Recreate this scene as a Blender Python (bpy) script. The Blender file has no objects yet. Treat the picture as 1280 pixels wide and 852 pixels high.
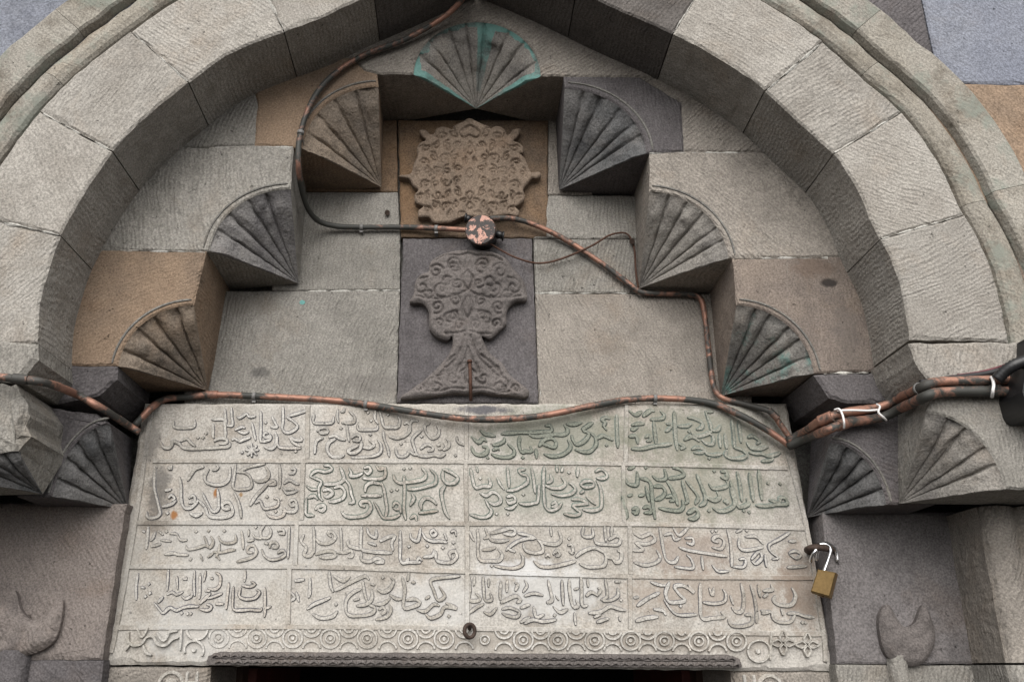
import bpy, math, random
import numpy as np
from mathutils import Vector, Matrix, noise
from mathutils.geometry import delaunay_2d_cdt
random.seed(7)
C = bpy.context.scene.collection
SC = bpy.context.scene
# ------------------------------------------------------------------ camera
F_PX, PITCH, YAW, ROLL, CX, CY = 1131.55, 0.353112, 0.012464, 0.005691, 589.9, 415.1
CAM = Vector((0.0, -2.0, 1.9))
_f = Vector((math.sin(YAW)*math.cos(PITCH), math.cos(YAW)*math.cos(PITCH), math.sin(PITCH)))
_r0 = Vector((math.cos(YAW), -math.sin(YAW), 0)); _u0 = _r0.cross(_f)
_r = math.cos(ROLL)*_r0 + math.sin(ROLL)*_u0
_u = -math.sin(ROLL)*_r0 + math.cos(ROLL)*_u0
cam = bpy.data.cameras.new('camera'); camo = bpy.data.objects.new('camera', cam); C.objects.link(camo)
cam.sensor_width = 36; cam.lens = F_PX/1280*36
cam.shift_x = (640-CX)/1280; cam.shift_y = (CY-426)/1280
cam.clip_start = 0.02; cam.clip_end = 500
camo.matrix_world = Matrix(((_r.x,_u.x,-_f.x,CAM.x),(_r.y,_u.y,-_f.y,CAM.y),(_r.z,_u.z,-_f.z,CAM.z),(0,0,0,1)))
SC.camera = camo
# ------------------------------------------------------------------ light
w = bpy.data.worlds.new('World'); SC.world = w; w.use_nodes = True
nt = w.node_tree; bg = nt.nodes['Background']
sky = nt.nodes.new('ShaderNodeTexSky'); sky.sky_type = 'NISHITA'; sky.sun_disc = False
SUN_EL, SUN_AZ = math.radians(39), math.radians(186)      # azimuth measured from +y clockwise: light comes from the front
sky.sun_elevation = SUN_EL; sky.sun_rotation = SUN_AZ
sky.air_density = 1.0; sky.dust_density = 1.5; sky.ozone_density = 1.0
hsv = nt.nodes.new('ShaderNodeHueSaturation'); hsv.inputs['Saturation'].default_value = 0.10
nt.links.new(sky.outputs[0], hsv.inputs['Color']); nt.links.new(hsv.outputs[0], bg.inputs['Color'])
bg.inputs['Strength'].default_value = 0.11
sl = bpy.data.lights.new('sun', 'SUN'); so = bpy.data.objects.new('sun', sl); C.objects.link(so)
sl.energy = 2.05; sl.angle = math.radians(60); sl.color = (1.0, 0.955, 0.90)
sd = Vector((math.sin(SUN_AZ)*math.cos(SUN_EL), math.cos(SUN_AZ)*math.cos(SUN_EL), math.sin(SUN_EL)))
so.rotation_euler = sd.to_track_quat('Z', 'Y').to_euler(); so.location = (0, -6, 8)
SC.view_settings.view_transform = 'Standard'; SC.view_settings.look = 'None'
SC.view_settings.gamma = 1; SC.view_settings.exposure = 0.84
# ------------------------------------------------------------------ planes and pixel rays
YR, YT, YF = 0.0, -0.1892, -0.3556          # recess, stepped front, arch front
YJ = YT+0.128                                # jamb walls
YI = -0.022                                  # inscription face
def P(px, py, Y):
    d = _f + (px-CX)/F_PX*_r - (py-CY)/F_PX*_u
    return CAM + d*((Y-CAM.y)/d.y)
def Q(px, py, Y):
    p = P(px, py, Y); return Vector((p.x, p.z))
# ------------------------------------------------------------------ materials
class NG:
    def __init__(s, name):
        s.m = bpy.data.materials.new(name); s.m.use_nodes = True
        s.t = s.m.node_tree; s.b = s.t.nodes['Principled BSDF']
    def n(s, typ, **kw):
        x = s.t.nodes.new(typ)
        for k, v in kw.items(): setattr(x, k, v)
        return x
    def l(s, a, b): s.t.links.new(a, b)
    def mix(s, f, a, b, mode='MIX'):
        x = s.n('ShaderNodeMix', data_type='RGBA', blend_type=mode)
        for i, v in ((0, f), (6, a), (7, b)):
            if isinstance(v, (int, float)): x.inputs[i].default_value = v
            elif isinstance(v, (tuple, list)): x.inputs[i].default_value = (*v, 1)
            else: s.l(v, x.inputs[i])
        return x.outputs[2]
    def math(s, op, a, b=0.0, c=0.0):
        x = s.n('ShaderNodeMath', operation=op)
        for i, v in enumerate((a, b, c)):
            if isinstance(v, (int, float)): x.inputs[i].default_value = v
            else: s.l(v, x.inputs[i])
        return x.outputs[0]
    def noise(s, vec, scale, detail=3, rough=.55, dist=0.0):
        x = s.n('ShaderNodeTexNoise'); x.inputs['Scale'].default_value = scale
        x.inputs['Detail'].default_value = detail; x.inputs['Roughness'].default_value = rough
        x.inputs['Distortion'].default_value = dist
        s.l(vec, x.inputs['Vector']); return x.outputs[0]
    def ramp(s, v, a, b, lo=0.0, hi=1.0):
        x = s.n('ShaderNodeMapRange', clamp=True); s.l(v, x.inputs[0])
        for i, q in zip((1, 2, 3, 4), (a, b, lo, hi)): x.inputs[i].default_value = q
        return x.outputs[0]

def stone(name, base, alt=None, dark=None, tool=1.0, spacing=0.0094, grain=1.0, pits=1.0, stain=0.5, patina=None, angle=None, rnd=0.16, bump=1.0, pat=(.50,.63), spots=(), speck=1.0):
    g = NG(name); tc = g.n('ShaderNodeTexCoord'); oi = g.n('ShaderNodeObjectInfo')
    co = tc.outputs['Object']
    # every block gets its own offset and its own direction of the tooling
    off = g.n('ShaderNodeVectorMath', operation='ADD'); g.l(co, off.inputs[0])
    sc = g.n('ShaderNodeVectorMath', operation='SCALE'); sc.inputs[0].default_value = (7.3, 3.1, 5.7); g.l(oi.outputs['Random'], sc.inputs['Scale'])
    g.l(sc.outputs[0], off.inputs[1]); v = off.outputs[0]
    big = g.noise(v, 3.5, 3); mid = g.noise(v, 22, 4, .6); fine = g.noise(v, 150, 3, .65)
    # ripple marks of the comb chisel
    warp = g.n('ShaderNodeTexNoise'); warp.inputs['Scale'].default_value = 6; warp.inputs['Detail'].default_value = 2; g.l(v, warp.inputs['Vector'])
    wv = g.n('ShaderNodeVectorMath', operation='MULTIPLY_ADD'); g.l(warp.outputs['Color'], wv.inputs[0]); wv.inputs[1].default_value = (.05,)*3; g.l(v, wv.inputs[2])
    rot = g.n('ShaderNodeVectorRotate', rotation_type='Y_AXIS'); g.l(wv.outputs[0], rot.inputs['Vector'])
    if angle is None: g.l(g.math('MULTIPLY_ADD', oi.outputs['Random'], 2.4, -1.2), rot.inputs['Angle'])
    else: g.l(g.math('MULTIPLY_ADD', oi.outputs['Random'], .5, angle-.25), rot.inputs['Angle'])
    wave = g.n('ShaderNodeTexWave', wave_type='BANDS', bands_direction='X', wave_profile='SIN')
    wave.inputs['Scale'].default_value = .314/spacing; wave.inputs['Distortion'].default_value = 3.6
    wave.inputs['Detail'].default_value = 2; wave.inputs['Detail Scale'].default_value = 2.2; wave.inputs['Detail Roughness'].default_value = .6
    g.l(rot.outputs[0], wave.inputs['Vector'])
    patch = g.ramp(g.noise(v, 24, 4), .34, .60, .10, 1)
    st = g.n('ShaderNodeVectorMath', operation='MULTIPLY'); g.l(rot.outputs[0], st.inputs[0]); st.inputs[1].default_value = (.95/spacing, .95/spacing, .16/spacing)
    dash = g.ramp(g.noise(st.outputs[0], 1.0, 2, .5, .3), .36, .62)
    rip = g.math('MULTIPLY', g.math('MULTIPLY_ADD', wave.outputs['Fac'], .52, g.math('MULTIPLY', dash, .52)), patch)
    h = g.math('MULTIPLY', rip, .75*tool)
    h = g.math('MULTIPLY_ADD', fine, .42*grain, h)
    h = g.math('MULTIPLY_ADD', mid, .9*grain, h)
    pit = g.ramp(g.noise(v, 70, 2, .7), .30, .24)
    h = g.math('MULTIPLY_ADD', pit, -.6*pits, h)
    bp = g.n('ShaderNodeBump'); bp.inputs['Strength'].default_value = .75*bump; bp.inputs['Distance'].default_value = .0042
    g.l(h, bp.inputs['Height']); g.l(bp.outputs[0], g.b.inputs['Normal'])
    alt = alt or tuple(c*.78 for c in base); dark = dark or tuple(c*.45 for c in base)
    col = g.mix(g.ramp(big, .40, .60), base, alt)
    col = g.mix(g.ramp(g.noise(v, 5.3, 5, .65, .4), .54, .70, 0, .45), col, (base[0]*.86, base[1]*.70, base[2]*.56))
    col = g.mix(g.ramp(mid, .35, .7, 0, .55), col, tuple(min(1, c*1.22) for c in base))
    col = g.mix(g.ramp(g.noise(v, 7, 6, .72), .52, .72, 0, stain), col, dark)
    sk = g.n('ShaderNodeVectorMath', operation='MULTIPLY'); g.l(v, sk.inputs[0]); sk.inputs[1].default_value = (13, 13, 1.7)
    col = g.mix(g.ramp(g.noise(sk.outputs[0], 1.0, 4, .6), .54, .74, 0, .38*stain+.1), col, dark)
    spk = g.ramp(g.noise(v, 260, 2, .6), .34, .66, 1-.30*speck, 1+.26*speck)
    col = g.mix(1.0, col, spk, 'MULTIPLY')
    col = g.mix(g.math('MULTIPLY', pit, .8*pits), col, tuple(c*.25 for c in base))
    col = g.mix(g.ramp(rip, .35, .0, 0, .22*tool), col, dark)
    if patina:
        col = g.mix(g.ramp(g.noise(v, 11, 4, .7), pat[0], pat[1], 0, .8), col, patina)
    for (cx_, cy_, cz_), (rx_, ry_, rz_), c_, k_ in spots:      # stains and one painted hollow, each with its own place
        sb = g.n('ShaderNodeVectorMath', operation='SUBTRACT'); g.l(co, sb.inputs[0]); sb.inputs[1].default_value = (cx_, cy_, cz_)
        dv = g.n('ShaderNodeVectorMath', operation='DIVIDE'); g.l(sb.outputs[0], dv.inputs[0]); dv.inputs[1].default_value = (rx_, ry_, rz_)
        ln = g.n('ShaderNodeVectorMath', operation='LENGTH'); g.l(dv.outputs[0], ln.inputs[0])
        dd = g.math('MULTIPLY_ADD', g.noise(co, 30, 6, .72), 2.4, g.math('ADD', ln.outputs['Value'], -1.2))
        col = g.mix(g.ramp(dd, .55, 1.05, k_, 0), col, c_)
    val = g.math('MULTIPLY_ADD', oi.outputs['Random'], rnd, 1-rnd/2)
    col = g.mix(1.0, col, val, 'MULTIPLY')
    g.l(col, g.b.inputs['Base Color']); g.b.inputs['Roughness'].default_value = .93
    g.b.inputs['Specular IOR Level'].default_value = .15
    return g.m

def plain(name, col, rough=.6, metal=0.0, spec=.4, var=.25, scale=60, bump=.0):
    g = NG(name); co = g.n('ShaderNodeTexCoord').outputs['Object']
    nz = g.noise(co, scale, 4, .65)
    c = g.mix(g.ramp(nz, .3, .7), tuple(x*(1-var) for x in col), tuple(min(1, x*(1+var)) for x in col))
    g.l(c, g.b.inputs['Base Color']); g.b.inputs['Roughness'].default_value = rough
    g.b.inputs['Metallic'].default_value = metal; g.b.inputs['Specular IOR Level'].default_value = spec
    if bump:
        bp = g.n('ShaderNodeBump'); bp.inputs['Strength'].default_value = bump; bp.inputs['Distance'].default_value = .002
        g.l(nz, bp.inputs['Height']); g.l(bp.outputs[0], g.b.inputs['Normal'])
    return g.m

def flaked(name, metal_col, under, lo=.46, hi=.56, scale=38, big=.5):
    """bronze paint flaking off black plastic conduit"""
    g = NG(name); tc = g.n('ShaderNodeTexCoord'); oi = g.n('ShaderNodeObjectInfo')
    a = g.noise(tc.outputs['Object'], scale, 5, .7, .6); b = g.noise(tc.outputs['Object'], 7, 2)
    f = g.ramp(g.math('MULTIPLY_ADD', b, big, g.math('MULTIPLY', a, 1-big)), lo, hi)
    c = g.mix(g.noise(tc.outputs['Object'], 120, 3), metal_col, tuple(x*.55 for x in metal_col))
    g.l(g.mix(f, under, c), g.b.inputs['Base Color'])
    g.l(g.math('MULTIPLY', f, .6), g.b.inputs["Metallic"])
    g.l(g.math('MULTIPLY_ADD', f, -.06, .64), g.b.inputs['Roughness'])
    bp = g.n('ShaderNodeBump'); bp.inputs['Strength'].default_value = .5; bp.inputs['Distance'].default_value = .0012
    g.l(a, bp.inputs['Height']); g.l(bp.outputs[0], g.b.inputs['Normal'])
    return g.m

M = dict(
 arch=stone('pale_arch_stone', (.282,.266,.242), (.238,.220,.197), (.15,.135,.115), tool=.85, stain=.35),
 archdark=stone('dark_arch_stone', (.115,.105,.098), tool=.9, stain=.4),
 mould=stone('moulding_stone', (.275,.258,.228), (.225,.205,.172), (.085,.070,.055), tool=.45, stain=.9, angle=0.9, patina=(.20,.215,.185)),
 beige=stone('beige_grey_stone', (.245,.222,.196), (.205,.185,.164), tool=1.15, stain=.35),
 beige2=stone('grey_stone', (.228,.216,.196), (.188,.178,.160), tool=1.25, stain=.35, angle=-.1),
 brown=stone('brown_stone', (.200,.160,.130), (.150,.122,.105), tool=.7, stain=.5),
 orange=stone('ochre_stone', (.225,.163,.115), (.180,.138,.105), (.11,.08,.06), tool=.55, stain=.45),
 orange2=stone('ochre_panel_stone', (.165,.108,.066), (.13,.096,.070), (.085,.066,.052), tool=.25, stain=.5, rnd=.05),
 medal=stone('brown_carved_stone', (.190,.145,.110), (.160,.125,.098), tool=.1, stain=.4, grain=.9, rnd=.03),
 dark=stone('dark_grey_stone', (.105,.097,.099), (.086,.079,.081), (.05,.046,.046), tool=.8, stain=.4, rnd=.1),
 dark2=stone('dark_carved_stone', (.128,.114,.108), (.105,.094,.090), tool=.15, stain=.4, grain=1.0, rnd=.03),
 darkbrown=stone('dark_brown_jamb_stone', (.185,.160,.146), (.155,.137,.128), (.07,.06,.06), tool=.8, stain=.4, rnd=.08, angle=.4),
 jambgrey=stone('dark_grey_jamb_stone', (.145,.134,.133), (.118,.109,.108), (.06,.056,.056), tool=.35, stain=.35, rnd=.08),
 blue=stone('blue_grey_stone', (.155,.165,.20), (.20,.21,.24), (.08,.085,.105), tool=.4, stain=.6, grain=1.4),
 shell_beige=stone('beige_shell_stone', (.235,.220,.200), (.175,.165,.155), (.065,.06,.06), tool=.1, stain=.8, grain=1.7, rnd=.1),
 shell_grey=stone('grey_shell_stone', (.215,.205,.195), (.155,.148,.150), (.06,.056,.06), tool=.1, stain=.8, grain=1.9, rnd=.1),
 shell_ochre=stone('ochre_shell_stone', (.235,.188,.145), (.16,.135,.112), (.06,.052,.046), tool=.1, stain=.9, grain=1.8, rnd=.05),
 shell_dark=stone('dark_shell_stone', (.150,.145,.142), (.100,.102,.104), (.036,.036,.04), tool=.15, stain=.8, grain=1.8, rnd=.1),
 shell_patina=stone('green_stained_shell_stone', (.19,.18,.165), (.12,.115,.11), (.06,.06,.06), tool=.1, stain=.7, grain=1.8, patina=(.10,.20,.18), rnd=.05),
 turq=stone('turquoise_stained_stone', pat=(.40,.54), base=(.16,.17,.16), alt=(.11,.16,.15), dark=(.07,.08,.08), patina=(.14,.29,.265), tool=.1, stain=.8, grain=1.5, rnd=.0),
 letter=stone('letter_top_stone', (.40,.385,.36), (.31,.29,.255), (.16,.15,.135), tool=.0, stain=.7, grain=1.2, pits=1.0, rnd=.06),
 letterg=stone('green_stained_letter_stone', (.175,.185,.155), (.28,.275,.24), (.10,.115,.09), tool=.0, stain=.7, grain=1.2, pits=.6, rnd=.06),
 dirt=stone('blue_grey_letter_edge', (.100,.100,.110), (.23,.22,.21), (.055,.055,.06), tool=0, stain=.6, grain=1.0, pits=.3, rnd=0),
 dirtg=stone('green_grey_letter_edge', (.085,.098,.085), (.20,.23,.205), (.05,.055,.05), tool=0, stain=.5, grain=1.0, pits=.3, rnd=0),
 lintel=stone('dark_lintel_stone', (.125,.112,.105), (.10,.09,.086), tool=.1, stain=.5, grain=1.4),
 mortar=stone('pale_mortar', (.40,.39,.36), (.30,.29,.27), tool=0, stain=.4, grain=1.4),
 mortard=stone('grey_mortar', (.165,.16,.148), (.12,.116,.108), tool=0, stain=.5, grain=1.4),
 copper=flaked('flaking_bronze_paint', (.40,.215,.155), (.034,.032,.028), .462, .54),
 copperd=flaked('mostly_worn_bronze_paint', (.38,.205,.15), (.032,.032,.028), .49, .57),
 boxlid=flaked('flaking_bronze_lid', (.54,.32,.26), (.04,.033,.031), .49, .52, 42, 0.0),
 black=plain('black_plastic', (.012,.012,.013), .42, 0, .5),
 rubber=plain('black_cable', (.018,.017,.018), .6),
 redcable=plain('dark_red_cable', (.10,.02,.028), .5),
 brass=plain('worn_brass', (.21,.14,.06), .52, .85, .5, .18, 140, .2),
 brassd=plain('dark_brass_edge', (.15,.085,.035), .45, .8, .5, .2, 140, .2),
 chrome=plain('chromed_steel', (.75,.75,.76), .18, 1.0, .5, .04),
 iron=plain('rusted_iron', (.060,.042,.034), .75, .4, .3, .4, 90, .6),
 rust=plain('brown_rusted_nail', (.085,.045,.032), .8, .3, .3, .4, 120, .6),
 tie=plain('white_cable_tie', (.70,.68,.67), .5, 0, .4, .08),
 greyclip=plain('grey_pipe_clip', (.16,.155,.15), .55, 0, .4, .15),
 wood=plain('dark_door_wood', (.055,.030,.020), .7, 0, .3, .35, 12),
 redwood=plain('red_brown_door_edge', (.075,.018,.014), .6, 0, .3, .3, 20),
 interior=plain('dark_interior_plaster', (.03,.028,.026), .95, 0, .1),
 ground=stone('paving_stone', (.05,.048,.045), tool=.2, stain=.5),
 turqpaint=plain('turquoise_paint', (.12,.30,.28), .7, 0, .3, .3, 90),
)
TO = P(590, 832, YI)
def sp(x, y, w_, h_, c, k): p = P(x, y, YI)-TO; return ((p.x, 0, p.z), (w_*.0017, .2, h_*.0017), c, k)
TSP = [sp(700,540,115,42,(.165,.175,.135),.62), sp(880,545,115,48,(.165,.17,.13),.66), sp(860,615,135,42,(.19,.195,.155),.55), sp(660,615,80,36,(.22,.23,.195),.45), sp(480,615,70,34,(.24,.245,.215),.4),
       sp(900,740,140,34,(.245,.195,.155),.55), sp(860,690,70,30,(.22,.17,.14),.5), sp(1000,735,30,60,(.20,.15,.115),.6),
       sp(690,740,70,40,(.50,.50,.49),.6), sp(650,712,60,14,(.55,.55,.55),.6), sp(545,752,60,36,(.47,.465,.45),.5), sp(300,690,110,60,(.43,.425,.41),.4), sp(240,790,60,40,(.42,.42,.41),.5),
       sp(198,615,16,40,(.09,.085,.08),.7), sp(192,655,30,14,(.13,.11,.09),.6), sp(606,512,36,7,(.065,.065,.08),.8), sp(190,550,14,30,(.14,.13,.12),.6), sp(160,700,20,90,(.30,.29,.27),.4),
       sp(270,615,4,8,(.26,.11,.03),.9), sp(218,643,5,6,(.26,.11,.03),.9), sp(301,618,3,4,(.22,.12,.04),.8), sp(560,800,260,14,(.25,.225,.195),.5), sp(860,800,150,16,(.235,.205,.175),.5)]
M['tablet'] = stone('pale_tablet_stone', (.368,.350,.322), (.312,.288,.254), (.18,.155,.13), tool=.06, stain=.6, grain=.9, pits=.8, rnd=0, bump=.8, spots=TSP, speck=.8)
def spw(x, y, Y, w_, h_, c, k): p = P(x, y, Y); return ((p.x, 0, p.z), (w_*.0016, .3, h_*.0016), c, k)
M['brown_spot'] = stone('brown_stone_with_dark_hollow', (.200,.165,.138), (.155,.130,.115), tool=.7, stain=.5, spots=[spw(1036,353,YT,12,8,(.035,.03,.028),.95), spw(1020,335,YT,40,18,(.13,.095,.075),.6), spw(1058,420,YT,18,60,(.12,.105,.095),.5)])  # first spot paints the shade of a hollow; no dent is modelled
M['wall_spot'] = stone('grey_stone_with_dark_patch', (.228,.216,.196), (.188,.178,.160), tool=1.25, stain=.35, angle=-.1, spots=[spw(326,466,YR,16,9,(.10,.095,.09),.8), spw(300,380,YR,60,20,(.17,.155,.135),.5), spw(470,480,YR,60,20,(.14,.13,.12),.5)])
# ------------------------------------------------------------------ mesh helpers
class MB:
    def __init__(s): s.v = []; s.f = []; s.mi = []; s.sm = []
    def add(s, vs, fs, mi=0, smooth=False):
        o = len(s.v); s.v += [Vector(v) for v in vs]
        for f in fs: s.f.append(tuple(i+o for i in f)); s.mi.append(mi); s.sm.append(smooth)
def build(mb, name, mats, parent=None, label=None, cat=None, group=None, kind=None, auto=None):
    me = bpy.data.meshes.new(name)
    if not isinstance(mats, (list, tuple)): mats = [mats]
    if parent is None:
        xs = [v.x for v in mb.v]; ys = [v.y for v in mb.v]; zs = [v.z for v in mb.v]
        org = Vector(((min(xs)+max(xs))/2, (min(ys)+max(ys))/2, min(zs)))
    else:
        org = Vector((0,0,0)); q = parent
        while q is not None: org = org+Vector(q.location); q = q.parent
    me.from_pydata([v-org for v in mb.v], [], mb.f)
    for m in mats: me.materials.append(m)
    for p, i, s in zip(me.polygons, mb.mi, mb.sm): p.material_index = i; p.use_smooth = s
    o = bpy.data.objects.new(name, me); C.objects.link(o)
    if parent is None: o.location = org
    else: o.parent = parent
    if label: o['label'] = label
    if cat: o['category'] = cat
    if group: o['group'] = group
    if kind: o['kind'] = kind
    return o
def thing(name, label, cat, loc, group=None):
    o = bpy.data.objects.new(name, None); C.objects.link(o); o.location = loc
    o.empty_display_size = .05; o['label'] = label; o['category'] = cat
    if group: o['group'] = group
    return o
def nz(p, s, seed=0.0): return noise.noise(Vector((p[0]*s+seed, p[1]*s+seed*1.7, (p[2] if len(p) > 2 else 0)*s+seed*.3)))
def area2(pts): return sum(a.x*b.y-b.x*a.y for a, b in zip(pts, pts[1:]+pts[:1]))/2
def inset2(pts, d):
    n = len(pts); s = 1 if area2(pts) > 0 else -1; out = []
    for i in range(n):
        a, b, c = pts[i-1], pts[i], pts[(i+1) % n]
        e1 = (b-a).normalized(); e2 = (c-b).normalized()
        n1 = Vector((-e1.y, e1.x))*s; n2 = Vector((-e2.y, e2.x))*s
        m = n1+n2; L = m.length
        m = n1 if L < .2 else m/L
        k = d/max(.45, m.dot(n1)); out.append(b+m*k)
    return out
def cr(pts, n=8, closed=False):
    """Catmull-Rom through pts"""
    out = []; N = len(pts); rng = range(N) if closed else range(N-1)
    for i in rng:
        p0 = pts[(i-1) % N] if closed or i > 0 else pts[0]*2-pts[1]
        p1, p2 = pts[i], pts[(i+1) % N]
        p3 = pts[(i+2) % N] if closed or i < N-2 else pts[-1]*2-pts[-2]
        for k in range(n):
            t = k/n
            out.append(.5*((2*p1)+(p2-p0)*t+(2*p0-5*p1+4*p2-p3)*t*t+(3*p1-p0-3*p2+p3)*t**3))
    if not closed: out.append(pts[-1].copy())
    return out
def resample(pts, step):
    L = [0]
    for a, b in zip(pts, pts[1:]): L.append(L[-1]+(b-a).length)
    n = max(1, round(L[-1]/step)); out = []; j = 0
    for i in range(n+1):
        t = L[-1]*i/n
        while j < len(L)-2 and L[j+1] < t: j += 1
        k = (t-L[j])/max(1e-9, L[j+1]-L[j]); out.append(pts[j].lerp(pts[j+1], min(1, max(0, k))))
    return out
def add_block(mb, outline, yf, yb, bev=.004, jit=.0024, step=.012, apex=None, tag_arc=None, tilt=0.0, rough=.0):
    """outline: list of (Vector2, is_arc). Front polygon at yf, walls back to yb; arc run has no wall: a shell fills it, running to apex."""
    seed = random.random()*50
    n = len(outline); pts = []; arc = []; back = []
    def bk(i):
        p, a = outline[i]
        if a and apex is not None: return Vector(apex)
        return Vector((p.x, yb, p.y))
    for i in range(n):
        p, a = outline[i]; q, b = outline[(i+1) % n]
        both = a and b
        k = 1 if both else max(1, int((q-p).length/step))
        for j in range(k):
            t = j/k; pts.append(p.lerp(q, t)); arc.append(both); back.append(bk(i).lerp(bk((i+1) % n), t))
    jp = []
    for i, p in enumerate(pts):
        if arc[i] or arc[i-1]: jp.append(p.copy()); continue
        d = Vector((nz((p.x, p.y), 45, 3), nz((p.x, p.y), 45, 9)))*jit + Vector((nz((p.x, p.y), 140, 5), nz((p.x, p.y), 140, 11)))*jit*.6
        jp.append(p+d)
    N = len(jp); ins = inset2(jp, bev)
    # worn and chipped stretches of the edge
    far = inset2(jp, bev*2.6)
    for i in range(N):
        c_ = max(0, nz((jp[i].x, jp[i].y), 17, seed+2)-.18)*2.2+max(0, nz((jp[i].x, jp[i].y), 70, seed+4)-.30)*1.2
        if c_ > 0 and not (arc[i] or arc[i-1]): ins[i] = ins[i].lerp(far[i], min(1, c_))
    ring = [Vector((p.x, yf+bev*.8, p.y)) for p in jp]
    fr = [Vector((p.x, yf+rough*nz((p.x, p.y), 25, seed), p.y)) for p in ins]
    s = area2(jp) > 0
    o = len(mb.v); mb.v += fr+ring+back
    def face(f):
        f = [x+o for x in f]
        mb.f.append(tuple(f if s else f[::-1])); mb.mi.append(0); mb.sm.append(False)
    face(list(range(N)))                               # seen from -y the outline runs the other way round
    for i in range(N):
        j = (i+1) % N
        face((i, N+i, N+j, j))
        if not arc[i]: face((N+i, 2*N+i, 2*N+j, N+j))
    return ring
def poly(px, Y): return [(Q(x, y, Y), False) for x, y in px]
def put_block(parent, px, Y, yb, mat, name='wall_block', label=None, **kw):
    mb = MB(); add_block(mb, poly(px, Y), Y, yb, **kw)
    return build(mb, name, mat, parent, label)
def shell(mb, arcpts, yf, apex, flutes, amp, axis, mats_rule=None, seed=0.0, wear=1.0):
    """fluted quarter or half cone from arc (2d points at the front) to apex; flutes swell towards axis (a 2d point)"""
    # arc length parameter
    L = [0]
    for a, b in zip(arcpts, arcpts[1:]): L.append(L[-1]+(b-a).length)
    U = [x/L[-1] for x in L]
    m = len(arcpts); nv = 22; grid = []
    rs = random.Random(int(seed*100)); cut = [0]+[(i+rs.uniform(-.16, .16))/flutes for i in range(1, flutes)]+[1]
    rk = [rs.uniform(.72, 1.15) for _ in range(flutes)]; cp = [rs.uniform(.06, .17) for _ in range(flutes)]; tl_ = [rs.uniform(-.35, .35) for _ in range(flutes)]
    for iu in range(m):
        a = arcpts[iu]; A = Vector((a.x, yf, a.y))
        idx = 0
        while idx < flutes-1 and U[iu] > cut[idx+1]: idx += 1
        fr = (U[iu]-cut[idx])/(cut[idx+1]-cut[idx]); e = min(fr, 1-fr)
        if (idx == 0 and fr < .5) or (idx == flutes-1 and fr > .5): e = .5
        g_ = min(1, e/.11); prof = (.42*g_*g_*(3-2*g_)+.58*math.sin(math.pi*min(.5, e))**.8)*(1+tl_[idx]*(fr-.5))
        row = []
        for jv in range(nv+1):
            v = (jv/nv)**1.25
            p = A.lerp(apex, v)
            c = Vector((axis.x, yf, axis.y)).lerp(apex, v)
            d = (c-p); rad = d.length
            d = d.normalized() if rad > 1e-6 else Vector((0, 0, 0))
            cap = min(1, max(0, v-.015-.10*(1-2*e)**2)/cp[idx]); cap = cap*cap*(3-2*cap)
            chip = max(0, nz(p, 24, seed+2)-.22)*wear*.02*(1-v)
            disp = amp*1.15*(1-v)**.85*(prof*rk[idx]*cap - (1-g_)*.5*min(1, v/.04)) - chip
            q = p + d*min(disp, rad*.6)
            if v < .985:
                q += Vector((nz(p, 55, seed), nz(p, 55, seed+4), nz(p, 55, seed+8)))*.0030*wear*min(1, v/.06)*(1-v*.8)
                q += d*(nz(p, 130, seed+6))*.0016*wear*min(1, v/.06)*(1-v)
            row.append(q)
        flat = [A.lerp(apex, (jv/nv)**1.25) for jv in range(nv+1)]
        if iu == 0: grid.append(flat)
        grid.append(row)
        if iu == m-1: grid.append(flat)
    o = len(mb.v)
    for r in grid: mb.v += r
    W = nv+1
    U = [U[0]]+U+[U[-1]]; m += 2
    for iu in range(m-1):
        for jv in range(nv):
            f = (o+iu*W+jv, o+iu*W+jv+1, o+(iu+1)*W+jv+1, o+(iu+1)*W+jv)
            mb.f.append(f); mb.sm.append(True)
            mb.mi.append(mats_rule((U[iu]+U[iu+1])/2, (jv+.5)/nv) if mats_rule else 0)
def qarc(Apx, Bpx, Y, n=110):
    """quarter ellipse between soffit end A and reveal end B, centred under B; returns from A to B"""
    A, B = Q(*Apx, Y), Q(*Bpx, Y); cx, cz = B.x, A.y
    return [Vector((cx+(A.x-cx)*math.cos(t), cz+(B.y-cz)*math.sin(t))) for t in [math.pi/2*i/n for i in range(n+1)]], Vector((cx, cz))
def tube(mb, path, r, sides=10, mi=0, rj=0.0, cap=True):
    if not callable(r): rr = r; r = lambda t: rr
    n = len(path); up = Vector((0, -1, .02)); prev = None
    rings = []
    for i, p in enumerate(path):
        t = (path[min(i+1, n-1)]-path[max(i-1, 0)]).normalized()
        a = up.cross(t) if prev is None else prev-t*prev.dot(t)
        if a.length < 1e-4: a = Vector((1, 0, 0)).cross(t)
        a.normalize(); prev = a; b = t.cross(a); R = r(i/(n-1))
        rings.append([p+(a*math.cos(2*math.pi*k/sides)+b*math.sin(2*math.pi*k/sides))*R*(1+rj*nz(p, 90, k)) for k in range(sides)])
    o = len(mb.v)
    for g in rings: mb.v += g
    for i in range(n-1):
        for k in range(sides):
            j = (k+1) % sides
            mb.f.append((o+i*sides+k, o+i*sides+j, o+(i+1)*sides+j, o+(i+1)*sides+k)); mb.mi.append(mi); mb.sm.append(True)
    if cap:
        mb.f.append(tuple(o+k for k in range(sides))[::-1]); mb.mi.append(mi); mb.sm.append(False)
        mb.f.append(tuple(o+(n-1)*sides+k for k in range(sides))); mb.mi.append(mi); mb.sm.append(False)
def box(mb, x0, x1, y0, y1, z0, z1, mi=0):
    v = [(x, y, z) for x in (x0, x1) for y in (y0, y1) for z in (z0, z1)]
    mb.add(v, [(0,1,3,2),(4,6,7,5),(0,4,5,1),(2,3,7,6),(0,2,6,4),(1,5,7,3)], mi)
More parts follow.
